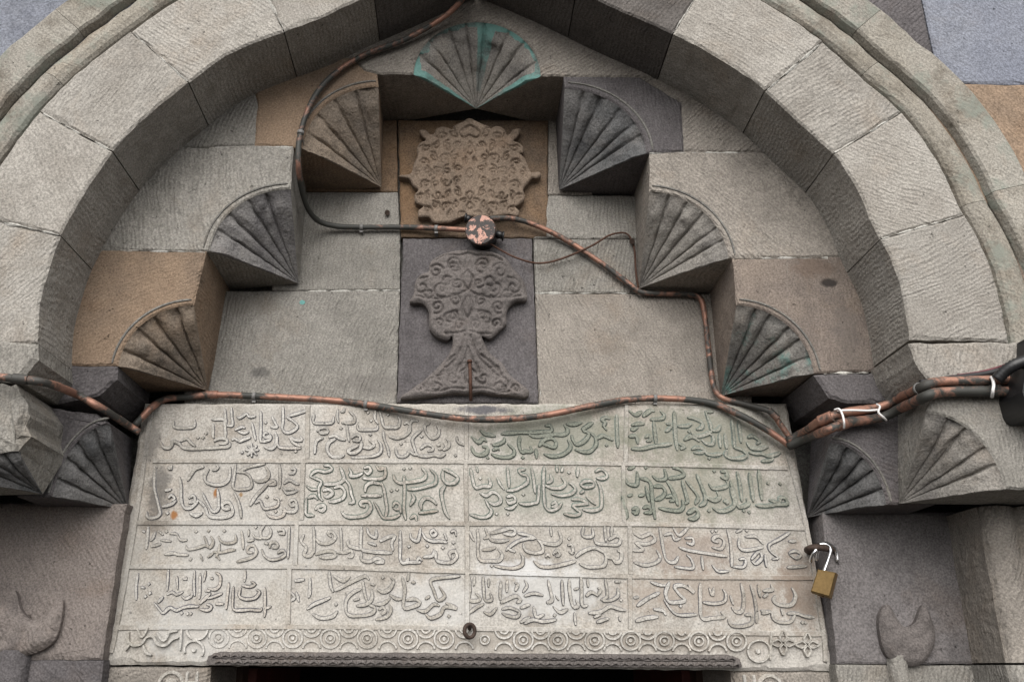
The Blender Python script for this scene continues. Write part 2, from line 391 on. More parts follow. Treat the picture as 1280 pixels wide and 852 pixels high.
def ribbon(mb, pts, yb, h, wt, wb, mi_top=0, mi_side=1, taper=.45, seed=0.0, pen=False):
    """a raised stroke: 2d centre line, flat top of half width wt at yb-h, sloping sides down to half width wb at yb"""
    n = len(pts)
    if n < 2: return
    rows = []
    for i, p in enumerate(pts):
        t = (pts[min(i+1, n-1)]-pts[max(i-1, 0)])
        t = t.normalized() if t.length > 1e-9 else Vector((1, 0))
        nn = Vector((-t.y, t.x)); e = min(i, n-1-i)
        k = 1-taper*max(0, 1-e/2.5)
        if pen: k *= .70+.50*abs(t.x*.80+t.y*.60)
        k *= 1+.22*nz((p.x, p.y), 60, seed)
        hh = h*(1+.25*nz((p.x, p.y), 35, seed+3))
        rows.append([p+nn*wb*k, p+nn*wt*k, p-nn*wt*k, p-nn*wb*k, hh])
    t0 = (pts[0]-pts[1]).normalized()*wb*.7; t1 = (pts[-1]-pts[-2]).normalized()*wb*.7
    vs = []
    for r in rows:
        vs += [(r[0].x, yb+.0012, r[0].y), (r[1].x, yb-r[4], r[1].y), (r[2].x, yb-r[4], r[2].y), (r[3].x, yb+.0012, r[3].y)]
    b = len(vs); vs += [(pts[0].x+t0.x, yb+.0012, pts[0].y+t0.y), (pts[-1].x+t1.x, yb+.0012, pts[-1].y+t1.y)]
    fs = []; mi = []
    o = len(mb.v); mb.v += [Vector(v) for v in vs]
    def F(f, m): mb.f.append(tuple(x+o for x in f)); mb.mi.append(m); mb.sm.append(False)
    for i in range(n-1):
        a, c = 4*i, 4*i+4
        F((a, c, c+1, a+1), mi_side); F((a+1, c+1, c+2, a+2), mi_top); F((a+2, c+2, c+3, a+3), mi_side)
    F((b, 0, 1), mi_side); F((b, 1, 2), mi_side); F((b, 2, 3), mi_side)
    e = 4*(n-1); F((b+1, e+1, e), mi_side); F((b+1, e+2, e+1), mi_side); F((b+1, e+3, e+2), mi_side)
def prism(mb, pts, yb, h, bev=.004, mi_top=0, mi_side=0, rough=.001, step=.007, dome=0.0, grooves=None, gw=.0026, gd=.006, lump=0.0):
    """raised shape with a traced outline, thickness h in front of yb; its face is meshed, roughened and carved with grooves"""
    N = len(pts)
    if area2(pts) < 0: pts = pts[::-1]
    o = len(mb.v)
    mb.v += [Vector((p.x, yb-h+bev*.8, p.y)) for p in pts]+[Vector((p.x, yb+.002, p.y)) for p in pts]
    x0, x1 = min(p.x for p in pts), max(p.x for p in pts); z0, z1 = min(p.y for p in pts), max(p.y for p in pts)
    A = np.array([(p.x, p.y) for p in pts])
    def dist(q, B=A): return float(np.sqrt(((B-(q.x, q.y))**2).sum(1).min()))
    inner = []; z = z0; i = 0
    while z < z1:
        x = x0+(step/2 if i % 2 else 0)
        while x < x1:
            q = Vector((x+random.uniform(-.2, .2)*step, z+random.uniform(-.2, .2)*step)); x += step
            if dist(q) > step*.55: inner.append(q)
        z += step*.87; i += 1
    V, E, Fc, *_ = delaunay_2d_cdt(list(pts)+inner, [(k, (k+1) % N) for k in range(N)], [list(range(N))], 1, 1e-7)
    G = np.array([(p.x, p.y) for g_ in grooves for p in g_]) if grooves else None
    o2 = len(mb.v)
    for q in V:
        k = min(1, dist(q)/max(1e-6, bev)); k = k*(2-k)
        y = yb-h+bev*.8*(1-k)+k*(rough*nz((q.x, q.y), 40, 2)+rough*.6*nz((q.x, q.y), 110, 5))
        if G is not None:
            d = dist(q, G); y += k*gd*math.exp(-(d/gw)**2)*(.75+.6*nz((q.x, q.y), 30, 8)) - k*lump*min(1, d/.012)
        mb.v.append(Vector((q.x, y, q.y)))
    for f in Fc: mb.f.append(tuple(k+o2 for k in f)); mb.mi.append(mi_top); mb.sm.append(rough > 0)
    for i in range(N):
        j = (i+1) % N
        mb.f.append((o+i, o+N+i, o+N+j, o+j)); mb.mi.append(mi_side); mb.sm.append(False)
def disc(mb, c, y, h, r, mi_top=0, mi_side=1, n=4, ph=0.0, dome=0.0):
    pts = [Vector((c.x+r*math.cos(ph+2*math.pi*i/n), c.y+r*math.sin(ph+2*math.pi*i/n))) for i in range(n)]
    vs = [(c.x, y-h-dome, c.y)]+[(c.x+(p.x-c.x)*.62, y-h, c.y+(p.y-c.y)*.62) for p in pts]+[(p.x, y+.001, p.y) for p in pts]
    fs = [(0, 1+i, 1+(i+1) % n) for i in range(n)]
    mb.add(vs, fs, mi_top)
    mb.add(vs, [(1+i, 1+n+i, 1+n+(i+1) % n, 1+(i+1) % n) for i in range(n)], mi_side)
# ================================================================== ground
mb = MB(); mb.add([(-60,-60,0),(60,-60,0),(60,60,0),(-60,60,0)], [(0,1,2,3)])
build(mb, 'ground', M['ground'], None, 'grey paving in front of the portal', None, None, 'structure')
# ================================================================== arch curve (traced front edge of the intrados)
LI = [(41,460),(46,430),(49,378),(61,335),(76,292),(112,230),(145,184),(184,145),(237,102),(286,66),(355,39),(400,23),(452,-2),(520,-30),(598,-66)]
RI = [(598,-66),(680,-32),(750,2),(842,42),(905,77),(957,113),(1003,157),(1043,192),(1074,239),(1090,280),(1119,335),(1130,378),(1137,417),(1142,450),(1144,462)]
lw = cr([Q(x, y, YF) for x, y in LI], 10); rw = cr([Q(x, y, YF) for x, y in RI], 10)
apexF = lw[-1]
def smooth(p, k=14):
    for _ in range(k): p = [p[0]]+[(a+b*2+c)/4 for a, b, c in zip(p, p[1:], p[2:])]+[p[-1]]
    return p
LW = resample(smooth(lw), .01); RW = resample(smooth(rw), .01)
def normals(pts):
    out = []
    for i in range(len(pts)):
        t = (pts[min(i+4, len(pts)-1)]-pts[max(i-4, 0)]).normalized(); out.append(Vector((-t.y, t.x)))
    return out
LN, RN = normals(LW), normals(RW)            # both point outwards (curve runs left to right over the top)
if LN[0].x > 0: LN = [-n for n in LN]
if RN[-1].x < 0: RN = [-n for n in RN]
W1 = (Q(1207,270,YF)-Q(1101,299,YF)).length  # width of the voussoir faces
def nearest(pts, q): return min(range(len(pts)), key=lambda i: (pts[i]-q).length)
arch = thing('stone_arch', 'pointed arch of pale grey tooled voussoirs framing the whole carved niche', 'arch', (0, YF, 0))
def voussoirs(W, N, cuts, mats):
    for k, (i0, i1) in enumerate(zip(cuts, cuts[1:])):
        mb = MB(); inn = W[i0:i1+1]; st = max(1, (i1-i0)//14)
        idx = list(range(i0, i1, 2))+[i1]
        inn = [W[i] for i in idx]; out = [W[i]+N[i]*W1 for i in idx]
        g = .0013
        t0 = (inn[1]-inn[0]).normalized()*g; t1 = (inn[-2]-inn[-1]).normalized()*g
        inn[0] = inn[0]+t0; out[0] = out[0]+t0; inn[-1] = inn[-1]+t1; out[-1] = out[-1]+t1
        ol = [(p, False) for p in inn]+[(p, False) for p in out[::-1]]
        add_block(mb, ol, YF-.0015*(k % 3), YT+.012, bev=.0045, jit=.0022)
        build(mb, 'voussoir', mats[k], arch, 'dark voussoir by the crown of the arch' if mats[k] is M['archdark'] else None)
lc = [nearest(LW, Q(x, y, YF)) for x, y in ((46,428),(76,292),(141,188),(235,101),(355,39),(468,-6))]
voussoirs(LW, LN, lc+[len(LW)-1], [M['arch']]*5+[M['archdark']])
rc = [nearest(RW, Q(x, y, YF)) for x, y in ((722,-12),(842,42),(957,113),(1043,192),(1101,299),(1137,428))]
voussoirs(RW, RN, [0]+rc, [M['archdark'], M['archdark']]+[M['arch']]*4)
# mortar behind the open joints of the voussoirs
def sweep(W, N, prof, i0, i1, mb, jit=.0, mi=0, cap=True):
    """prof: list of (distance out from the intrados, y)"""
    o = len(mb.v); idx = list(range(i0, i1, 2))+[i1]; K = len(prof)
    for i in idx:
        e_ = (W[min(i+1, len(W)-1)]-W[max(i-1, 0)]).normalized()*(.0005 if i == i0 else -.0005 if i == i1 else 0)
        for d, y in prof:
            p = W[i]+N[i]*d+e_; mb.v.append(Vector((p.x+jit*nz((p.x, p.y), 30, d), y+jit*nz((p.x, p.y), 28, d+7), p.y+jit*nz((p.x, p.y), 33, d+3))))
    for k in range(K-1):                       # every facet of the profile keeps its own edges
        o2 = len(mb.v)
        for a in range(len(idx)): mb.v += [mb.v[o+a*K+k].copy(), mb.v[o+a*K+k+1].copy()]
        for a in range(len(idx)-1): mb.f.append((o2+2*a, o2+2*a+1, o2+2*a+3, o2+2*a+2)); mb.mi.append(mi); mb.sm.append(True)
    if cap:
        mb.f.append(tuple(o+k for k in range(K))); mb.mi.append(mi); mb.sm.append(False)
        mb.f.append(tuple(o+(len(idx)-1)*K+k for k in range(K))[::-1]); mb.mi.append(mi); mb.sm.append(False)
px = (Q(1101,299,YF)-Q(1100,299,YF)).length
d0 = W1+.002
prof_roll = [(d0, YT), (d0, YF+.026), (d0+6*px, YF+.028), (d0+9*px, YF+.014), (d0+13*px, YF+.008), (d0+22*px, YF+.004), (d0+32*px, YF+.007), (d0+40*px, YF+.013), (d0+43*px, YF+.018), (d0+45*px, YF+.024), (d0+46*px, YT)]
prof_fil = [(d0+46.6*px, YT), (d0+46.6*px, YF+.020), (d0+49*px, YF+.003), (d0+52*px, YF-.002), (d0+97*px, YF-.004), (d0+100*px, YF+.000), (d0+101*px, YT)]
def moulding(W, N, cuts, prof, name):
    for i0, i1 in zip(cuts, cuts[1:]):
        mb = MB(); sweep(W, N, prof, i0, i1, mb, jit=.0028); build(mb, name, M['mould'], arch)
ll, rl = len(LW)-1, len(RW)-1
moulding(LW, LN, [0, nearest(LW, Q(100,250,YF)), nearest(LW, Q(165,165,YF)), nearest(LW, Q(330,48,YF)), ll], prof_roll, 'roll_moulding')
moulding(RW, RN, [0, nearest(RW, Q(860,52,YF)), nearest(RW, Q(1000,150,YF)), nearest(RW, Q(1092,285,YF)), rl], prof_roll, 'roll_moulding')
moulding(LW, LN, [0, nearest(LW, Q(120,220,YF)), nearest(LW, Q(200,125,YF)), nearest(LW, Q(350,40,YF)), ll], prof_fil, 'outer_fillet')
moulding(RW, RN, [0, nearest(RW, Q(820,32,YF)), nearest(RW, Q(965,120,YF)), nearest(RW, Q(1085,270,YF)), rl], prof_fil, 'outer_fillet')
# ================================================================== piers that carry the arch
def pier(side):
    R = side > 0
    t = thing('stone_pier', ('pale grey stone pier with a large fluted corner shell, beside the black box' if R else
             'rough broken stone pier with a small worn corner shell, at the left edge'), 'pier', (1.0*side, YF, 0), 'stone piers under the arch ends')
    if R:
        put_block(t, [(1136,429),(1420,425),(1420,472),(1172,480),(1160,474),(1150,462),(1143,450)], YF-.002, YT+.01, M['arch'], 'springer_block')
        a, ax = qarc((1257,611), (1158,516), YF); ap = Vector((a[-1].x, YT-.004, a[0].y))
        mb = MB(); ol = [(Q(1172,482,YF), False), (Q(1420,474,YF), False), (Q(1420,612,YF), False)]+[(p, True) for p in a]
        add_block(mb, ol, YF, YT+.01, apex=ap, jit=.002); b = build(mb, 'corner_block', M['beige2'], t)
        mb = MB(); shell(mb, a, YF+.003, ap, 5, .013, ax, seed=1.1); build(mb, 'scallop_shell', M['shell_beige'], b)
    else:
        put_block(t, [(46,429),(47,448),(24,474),(-260,474),(-260,421),(0,421)], YF-.002, YT+.01, M['beige2'], 'springer_block', jit=.004, bev=.010)
        a, ax = qarc((-42,600), (20,562), YF); ap = Vector((a[-1].x, YT-.03, a[0].y))
        mb = MB(); ol = [(p, True) for p in a[::-1]]+[(Q(-260,602,YF), False), (Q(-260,476,YF), False), (Q(16,478,YF), False), (Q(34,505,YF), False), (Q(30,530,YF), False), (Q(34,545,YF), False)]
        add_block(mb, ol, YF, YT+.01, apex=ap, jit=.006, bev=.012, rough=.012); b = build(mb, 'corner_block', M['beige2'], t, 'rough broken corner block')
        mb = MB(); shell(mb, a, YF+.010, ap, 4, .010, ax, seed=2.2); build(mb, 'scallop_shell', M['shell_dark'], b)
    # lower shaft: fillet, groove, round moulding and face, running to the ground
    zt = (a[0].y if R else Q(-42,600,YF).y)-.004
    ys = YT-.004
    def X(px_): return P(px_, 640, ys).x
    x0 = X(1226); x1 = X(1268); x2 = 1.6
    zj = P(1250, 829, ys).z
    def shaft(z0, z1, m, seed):
        mb = MB(); prof = [(x0, YT+.22), (x0, ys+.012), (x0+.004, ys+.016)]
        n = 9
        for i in range(n+1):
            u = i/n; prof.append((x0+.004+(x1-x0)*u, ys+.010-.020*math.sin(math.pi*min(1, .06+u*.94))**.8))
        prof += [(x1+.008, ys+.010), (x1+.012, ys-.004), (x2, ys-.004), (x2, YT+.22)]
        K = len(prof); n = max(2, int((z1-z0)/.03)); rows = []
        for j in range(n+1):
            z = z0+(z1-z0)*j/n
            rows.append([Vector((side*(x+.0022*nz((x, z), 25, seed))+(0.032 if side < 0 else 0), y+.0022*nz((x, z), 28, seed+5), z)) for x, y in prof])
        o = len(mb.v)
        for r in rows: mb.v += r
        for j in range(n):
            for k in range(K-1):
                mb.f.append((o+j*K+k, o+j*K+k+1, o+(j+1)*K+k+1, o+(j+1)*K+k)); mb.mi.append(0); mb.sm.append(k not in (0, K-2))
        mb.f.append(tuple(o+k for k in range(K))); mb.mi.append(0); mb.sm.append(False)
        mb.f.append(tuple(o+n*K+k for k in range(K))); mb.mi.append(0); mb.sm.append(False)
        build(mb, 'moulded_shaft', m, t)
    shaft(zj+.002, zt, M['beige'], 1.3+side); shaft(1.2, zj-.002, M['beige2'], 4.1+side); shaft(0, 1.197, M['beige2'], 6.1+side)
pier(1); pier(-1)
# ================================================================== stepped blocks with scallop shells
tym = thing('stepped_tympanum', 'stepped hood of grey, ochre and dark blocks with fluted scallop shells, inside the arch', 'stone niche', (0, YT, 0))
def shell_block(px_before, A, B, px_after, order, bmat, smat, flutes, amp, seed, blabel=None, slabel=None, rule=None, apy=None, jit=.0016, rough=0.0, bev=.004):
    """outline = px_before + arc + px_after ; order 'BA' runs reveal end to soffit end"""
    a, ax = qarc(A, B, YT); ap = Vector((a[-1].x, (YR-.012 if apy is None else apy), a[0].y))
    run = a if order == 'AB' else a[::-1]
    ol = [(Q(x, y, YT), False) for x, y in px_before]+[(p, True) for p in run]+[(Q(x, y, YT), False) for x, y in px_after]
    mb = MB(); add_block(mb, ol, YT, YR+.03, apex=ap, jit=jit, rough=rough, bev=bev); b = build(mb, 'corbel_block', bmat, tym, blabel)
    mb = MB(); shell(mb, a, YT+.0035, ap, flutes, amp, ax, rule, seed)
    build(mb, 'scallop_shell', smat, b, slabel)
    # the line scratched round the shell
    if amp > 0.012:
        c = ax; s = 1.085; rr = [c+(p-c)*s for p in a[3:-3]]
        mb = MB(); ribbon(mb, rr[::2], YT-.0005, .0022, .0016, .0032, 0, 0, seed=seed); build(mb, 'incised_arc', M['mortard'], b)
    return b
# crown block: half shell, its rim stained turquoise
aL, aR, aT = Q(517,92,YT), Q(676,95,YT), Q(597,27,YT)
cz = (aL.y+aR.y)/2; cxx = (aL.x+aR.x)/2; rx = (aR.x-aL.x)/2; rz = aT.y-cz
arc = [Vector((cxx-rx*math.cos(t), cz+rz*math.sin(t))) for t in [math.pi*i/200 for i in range(201)]]
ap = Vector((cxx, YR-.05, cz))
ol = [(Q(471,92,YT), False)]+[(p, True) for p in arc]+[(Q(x, y, YT), False) for x, y in ((705,95),(800,96),(930,100),(800,-80),(400,-80),(300,60),(440,72),(455,88))]
mb = MB(); add_block(mb, ol, YT, YR+.03, apex=ap); b = build(mb, 'corbel_block', M['beige'], tym, 'topmost block under the crown of the arch')
def crown_rule(u, v): return 1 if (v < .075 or u < .045 or u > .955 or (.50 < u < .60 and (v < .8))) else 0
mb = MB(); shell(mb, arc, YT+.0035, ap, 9, .014, Vector((cxx, cz)), crown_rule, 3.3)
build(mb, 'scallop_shell', [M['shell_beige'], M['turq']], b, 'scallop shell with a turquoise stained rim')
shell_block([(471,92)], (378,185), (473,108), [(367,184),(318,181),(322,127),(300,60),(440,72),(455,88)], 'BA', M['orange'], M['shell_ochre'], 5, .013, 4.4)
put_block(tym, [(318,181),(322,127),(300,60),(150,150),(200,186)], YT, YR, M['beige2'])
shell_block([(367,184)], (262,313), (363,236), [(258,314),(90,312),(100,200),(200,186),(318,181)], 'BA', M['beige2'], M['shell_grey'], 5, .014, 5.5)
shell_block([(258,314)], (147,457), (242,381), [(40,456),(40,330),(90,312)], 'BA', M['orange'], M['shell_ochre'], 5, .015, 6.6, 'ochre block at the left end of the steps')
put_block(tym, [(147,457),(146,474),(122,495),(70,504),(30,500),(30,456)], YT, YR+.02, M['dark'], jit=.003, bev=.006)
shell_block([(60,509),(120,517)], (65,620), (137,530), [(20,620),(20,509)], 'BA', M['dark'], M['shell_dark'], 5, .015, 7.7, jit=.003)
shell_block([(705,95)], (808,191), (706,110), [(812,191),(855,189),(852,128),(800,96)], 'BA', M['dark'], M['shell_dark'], 6, .013, 8.8)
put_block(tym, [(852,128),(855,189),(937,190),(1040,190),(930,100),(800,96)], YT, YR, M['beige'])
shell_block([(812,191)], (911,322), (812,239), [(916,323),(1060,320),(1060,190),(937,190),(855,189)], 'BA', M['beige'], M['shell_beige'], 6, .014, 9.9)
b4 = shell_block([(916,323)], (1018,466), (921,381), [(1140,462),(1120,320),(1060,320)], 'BA', M['brown_spot'], M['shell_patina'], 6, .014, 11.1)
put_block(tym, [(1018,467),(1036,496),(1060,503),(1150,503),(1150,464)], YT, YR+.02, M['dark'], jit=.003, bev=.006)
shell_block([(1062,520)], (1109,630), (1038,553), [(1170,630),(1170,508)], 'BA', M['dark'], M['shell_dark'], 5, .015, 12.2, jit=.003)
# ================================================================== flat masonry at the back of the niche
back = thing('niche_wall', 'pale grey tooled wall of the stepped recess, either side of the two carved panels', 'wall', (0, YR, 0))
FT = YR+.12
for pxs, m in (([(340,150),(496,150),(497,239),(340,239)], 'orange2'), ([(340,240),(497,240),(500,295),(500,362),(340,363)], 'beige2'),
               ([(230,364),(500,363),(495,512),(230,512)], 'wall_spot'), ([(686,150),(740,150),(740,243),(685,243)], 'beige'),
               ([(686,244),(840,244),(840,298),(666,298)], 'beige2'), ([(667,299),(840,299),(840,366),(669,366)], 'beige2'),
               ([(669,367),(940,367),(940,512),(674,512)], 'beige')):
    put_block(back, pxs, YR, FT, M[m], bev=.003, jit=.0012)
mb = MB(); p0 = P(150, 640, .03); p1 = P(1060, 60, .03)
box(mb, -.62, .66, .035, .16, P(590, 520, .03).z-.02, P(590, 40, .03).z); build(mb, 'mortar_core', M['mortard'], back)
# mortar left in some joints
def wavy(q, Y, h, w_, seed):
    """one uneven line of mortar along a joint"""
    mb = MB(); L = []; R_ = []
    for i, p in enumerate(q):
        t = (q[min(i+1, len(q)-1)]-q[max(i-1, 0)]).normalized(); n_ = Vector((-t.y, t.x))
        k = max(.12, .7+1.6*nz((p.x, p.y), 38, seed)+.6*nz((p.x, p.y), 110, seed+4)); off = n_*w_*.8*nz((p.x, p.y), 50, seed+9)
        L.append(p+off+n_*w_*k); R_.append(p+off-n_*w_*k)
    o = len(mb.v)
    for a, c, b in zip(L, q, R_): mb.v += [Vector((a.x, Y, a.y)), Vector((c.x, Y-h, c.y)), Vector((b.x, Y, b.y))]
    for i in range(len(q)-1):
        for k in (0, 1): mb.f.append((o+3*i+k, o+3*i+3+k, o+3*i+4+k, o+3*i+1+k)); mb.mi.append(0); mb.sm.append(False)
    return mb
def joint(pts, Y, parent, w_=.0029, m='mortar', gap=7):
    build(wavy(resample([Q(x, y, Y) for x, y in pts], .004), Y+.0016, .0018, w_, random.random()*40), 'joint_mortar', M[m], parent)
for pts, Y, pa in (([(383,364),(500,363)], YR, back), ([(669,366),(790,366)], YR, back), ([(670,303),(676,500)], YR, back), ([(150,313),(256,315)], YT, tym),
        ([(984,324),(984,388)], YT, tym), ([(918,323),(1035,322)], YT, tym), ([(205,185),(366,184)], YT, tym), ([(812,191),(930,191)], YT, tym), ([(1030,467),(1086,465)], YT, tym)):
    joint(pts, Y, pa)
for W, N, cs in ((LW, LN, lc[1:]), (RW, RN, rc[:-1])):
    for i in cs:
        a, b = W[i]+N[i]*.004, W[i]+N[i]*(W1-.01)
        build(wavy(resample([a, b], .004), YF+.0008, .0022, .0030, random.random()*40), 'joint_mortar', M['mortar'], arch)
# ================================================================== carved panels
def spiral(c, r, turns, a0, sg, n=26):
    return [(c[0]+r*(1-.8*i/n)*math.cos(a0+sg*turns*2*math.pi*i/n), c[1]+r*(1-.8*i/n)*math.sin(a0+sg*turns*2*math.pi*i/n)) for i in range(n+1)]
up = thing('carved_panel', 'ochre stone panel under the top shell with a lobed brown medallion of scrolling leaves', 'carved panel', P(590, 295, YR), 'carved panels on the niche axis')
put_block(up, [(498,150),(685,150),(684,297),(501,296)], YR-.001, FT, M['orange2'], 'panel', bev=.003)
OX, OY, S = 490, 140, 5.68
o1 = [(550,40),(600,62),(660,90),(690,100),(700,116),(730,98),(770,100),(805,130),(815,160),(840,148),(862,120),(910,115),(905,150),(885,178),(862,200),(900,215),(935,250),(932,290),(905,290),(940,320),(975,400),(990,425),(1040,420),(1060,440),(1035,465),(992,468),(960,510),(932,545),(942,585),(935,625),(890,660),(872,668),(905,700),(890,735),(830,722),(750,738),(640,742),(560,738),(510,738),(450,762),(400,782),(300,782),(262,742),(190,742),(188,695),(222,665),(170,640),(158,590),(185,550),(150,520),(120,470),(60,457),(48,445),(130,435),(150,380),(165,340),(180,305),(175,258),(200,215),(240,195),(205,160),(195,125),(240,125),(270,155),(300,150),(315,115),(360,100),(410,115),(430,120),(440,95),(500,66)]
def Z(pts, Y=YR): return [Q(OX+x/S, OY+y/S, Y) for x, y in pts]
YM = YR-.026
def leaf(c, L, wd, an):
    """outline of a pointed leaf with its mid rib, in traced pixels"""
    u = (math.cos(an), math.sin(an)); n_ = (-u[1], u[0])
    f = lambda d, e: (c[0]+u[0]*d+n_[0]*e, c[1]+u[1]*d+n_[1]*e)
    return [f(0,0), f(L*.3,wd), f(L*.65,wd*.8), f(L,0), f(L*.65,-wd*.8), f(L*.3,-wd), f(0,0)]
def bothsides(half, ax_):
    out = []
    for h_ in half:
        out.append(h_); out.append([(2*ax_-x, y) for x, y in h_])
    return out
rr = random.Random(5); half = []
half += [[(553,92),(590,110),(628,150),(596,178),(553,160)], [(553,205),(572,240),(590,280)], leaf((553,300), 60, 22, -1.57), leaf((553,470), 70, 26, -1.57), leaf((553,560), 60, 24, 1.57), leaf((553,690), 55, 22, -1.57)]
for c, r_, a0, sg in (((672,150),40,2.6,1),((756,165),42,3.4,-1),((640,225),34,.4,1),((715,240),38,2.0,-1),((790,235),36,4.4,1),((868,255),38,3.6,1),((655,310),36,5.2,1),((730,325),38,1.0,-1),((810,320),36,2.6,1),((880,345),34,.2,-1),
                      ((640,395),34,3.0,-1),((712,408),36,4.6,1),((785,415),34,.8,-1),((858,425),38,2.2,1),((925,425),30,5.0,1),((650,480),34,1.4,1),((722,495),36,3.2,-1),((795,500),34,5.0,1),((868,510),36,.6,-1),
                      ((640,570),36,2.4,1),((712,582),34,4.2,-1),((785,585),36,.2,1),((858,590),30,1.8,-1),((905,600),26,3.4,1),((650,655),32,4.8,1),((722,665),34,1.0,-1),((795,660),32,2.8,1),((690,712),24,4.6,1),((612,720),24,.9,-1),((850,690),28,3.0,1),((590,345),24,2.0,1),((592,625),24,3.9,1)):
    if rr.random() < .55: half.append(spiral(c, r_, .95, a0, sg, 18))
    else: half.append(leaf((c[0]-r_*.6*math.cos(a0), c[1]-r_*.6*math.sin(a0)), r_*1.5, r_*.42, a0))
    half.append(spiral(c, r_*1.12, .30, a0+2.5, -sg, 8))
gr = [resample(cr(Z(q, YM), 5), .0022) for q in bothsides(half, 553)]
mb = MB(); prism(mb, resample(cr(Z(o1, YM), 4, True), .003), YR-.001, .026, bev=.005, rough=.0016, step=.0021, grooves=gr, gw=.0019, gd=.0105)
med = build(mb, 'medallion', M['medal'], up)
lo = thing('carved_panel', 'dark grey stone panel above the inscription with a worn vase shaped palmette in relief', 'carved panel', P(590, 500, YR), 'carved panels on the niche axis')
put_block(lo, [(504,298),(665,298),(673,503),(496,503)], YR-.003, FT, M['dark'], 'panel', bev=.003)
OX, OY, S = 490, 295, 4.055
o2 = [(385,64),(450,66),(520,78),(580,110),(615,160),(645,190),(672,230),(682,270),(684,318),(630,326),(590,360),(580,400),(580,440),(540,480),(500,515),(470,505),(455,502),(470,540),(500,590),(560,640),(600,700),(650,740),(695,780),(680,810),(600,802),(500,795),(450,785),(395,795),(330,790),(250,798),(150,812),(40,817),(100,770),(180,710),(250,640),(300,570),(306,500),(280,522),(230,507),(192,470),(188,420),(183,370),(150,335),(88,330),(108,290),(120,220),(150,185),(186,172),(192,130),(240,92),(310,70)]
YM = YR-.029
hf = [spiral((462,140), 36, 1.2, 3.0, 1), spiral((548,175), 40, 1.2, 3.6, 1), spiral((618,255), 44, 1.2, 4.4, 1), spiral((520,265), 42, 1.2, 2.0, -1), spiral((440,235), 30, 1.1, .4, 1),
      spiral((452,325), 34, 1.2, 5.2, -1), spiral((540,355), 36, 1.2, 1.2, 1), spiral((478,415), 40, 1.2, 2.6, 1), spiral((528,440), 26, 1.1, .3, -1), spiral((425,450), 26, 1.0, 4.0, 1),
      [(385,80),(430,95),(500,95),(560,125)], [(385,170),(412,205),(402,245),(385,270)], [(385,300),(410,345),(402,385),(385,410)], [(385,270),(430,290),(500,310),(580,310),(650,300)],
      [(400,500),(420,560),(450,620),(520,690)], [(385,560),(405,620),(440,690)], [(450,600),(500,640),(560,700)], spiral((462,715), 34, 1.1, 3.0, -1), spiral((560,745), 36, 1.1, 3.6, 1), spiral((628,772), 24, 1.0, 3.4, 1),
      [(400,770),(470,768),(540,786),(600,785)], [(385,640),(400,690),(392,740)], [(400,480),(440,490),(500,490)], [(590,205),(640,215)]]
hf += [leaf((430,170), 60, 20, -.5), leaf((470,210), 60, 20, .6), leaf((560,300), 60, 18, -.3), leaf((440,380), 50, 17, .8), leaf((400,640), 60, 18, .9), leaf((500,660), 70, 20, .7), leaf((520,760), 60, 18, .1)]
gr = [resample(cr(Z([(x+6*nz((x, y), .03, 7), y+6*nz((x, y), .03, 12)) for x, y in q], YM), 5), .0022) for q in bothsides(hf, 385)]
mb = MB(); prism(mb, resample(cr(Z(o2, YM), 4, True), .003), YR-.003, .026, bev=.009, rough=.0032, step=.0024, grooves=gr, gw=.0022, gd=.0095)
build(mb, 'palmette', M['dark2'], lo)
# ================================================================== inscription tablet
tab = thing('inscription_tablet', 'pale slab over the doorway carved with four rows of raised Arabic writing', 'inscription', P(590, 832, YI))
mb = MB(); add_block(mb, poly([(180,504),(984,504),(1043,834),(1043,838),(126,830)], YI), YI, YR+.03, bev=.006, jit=.002, rough=.0)
build(mb, 'slab', M['tablet'], tab)
YB = YI
def cell(o, s, txt, mats, wt=.0026, wb=.0038, h=.0029):
    mb = MB(); k = 0
    for item in txt.replace('\n', '').split(';'):
        item = item.strip()
        if not item: continue
        pts = [tuple(float(c) for c in q.split(',')) for q in item.split()]
        q = [Q(o[0]+x/s, o[1]+y/s, YB) for x, y in pts]
        if len(q) == 1: disc(mb, q[0], YB, h*.9+.00003*k, .0054, 0, 1, 4, random.uniform(-.2, .2))
        else:
            c = resample(cr(q, 6), .0035)
            if len(c) < 4: c = resample(c, (c[-1]-c[0]).length/4+1e-6)
            ribbon(mb, c, YB, .0005+.00002*k, wb+.0003, wb+.0011, 1, 1, seed=k*1.3, pen=True)  # flat band in the dark edge colour round the stroke's foot
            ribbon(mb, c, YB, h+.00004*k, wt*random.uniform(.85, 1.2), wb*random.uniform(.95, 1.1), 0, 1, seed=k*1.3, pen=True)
        k += 1
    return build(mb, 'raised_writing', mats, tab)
A_ = [M['letter'], M['dirt']]; B_ = [M['letter'], M['dirtg']]; G_ = [M['letterg'], M['dirtg']]
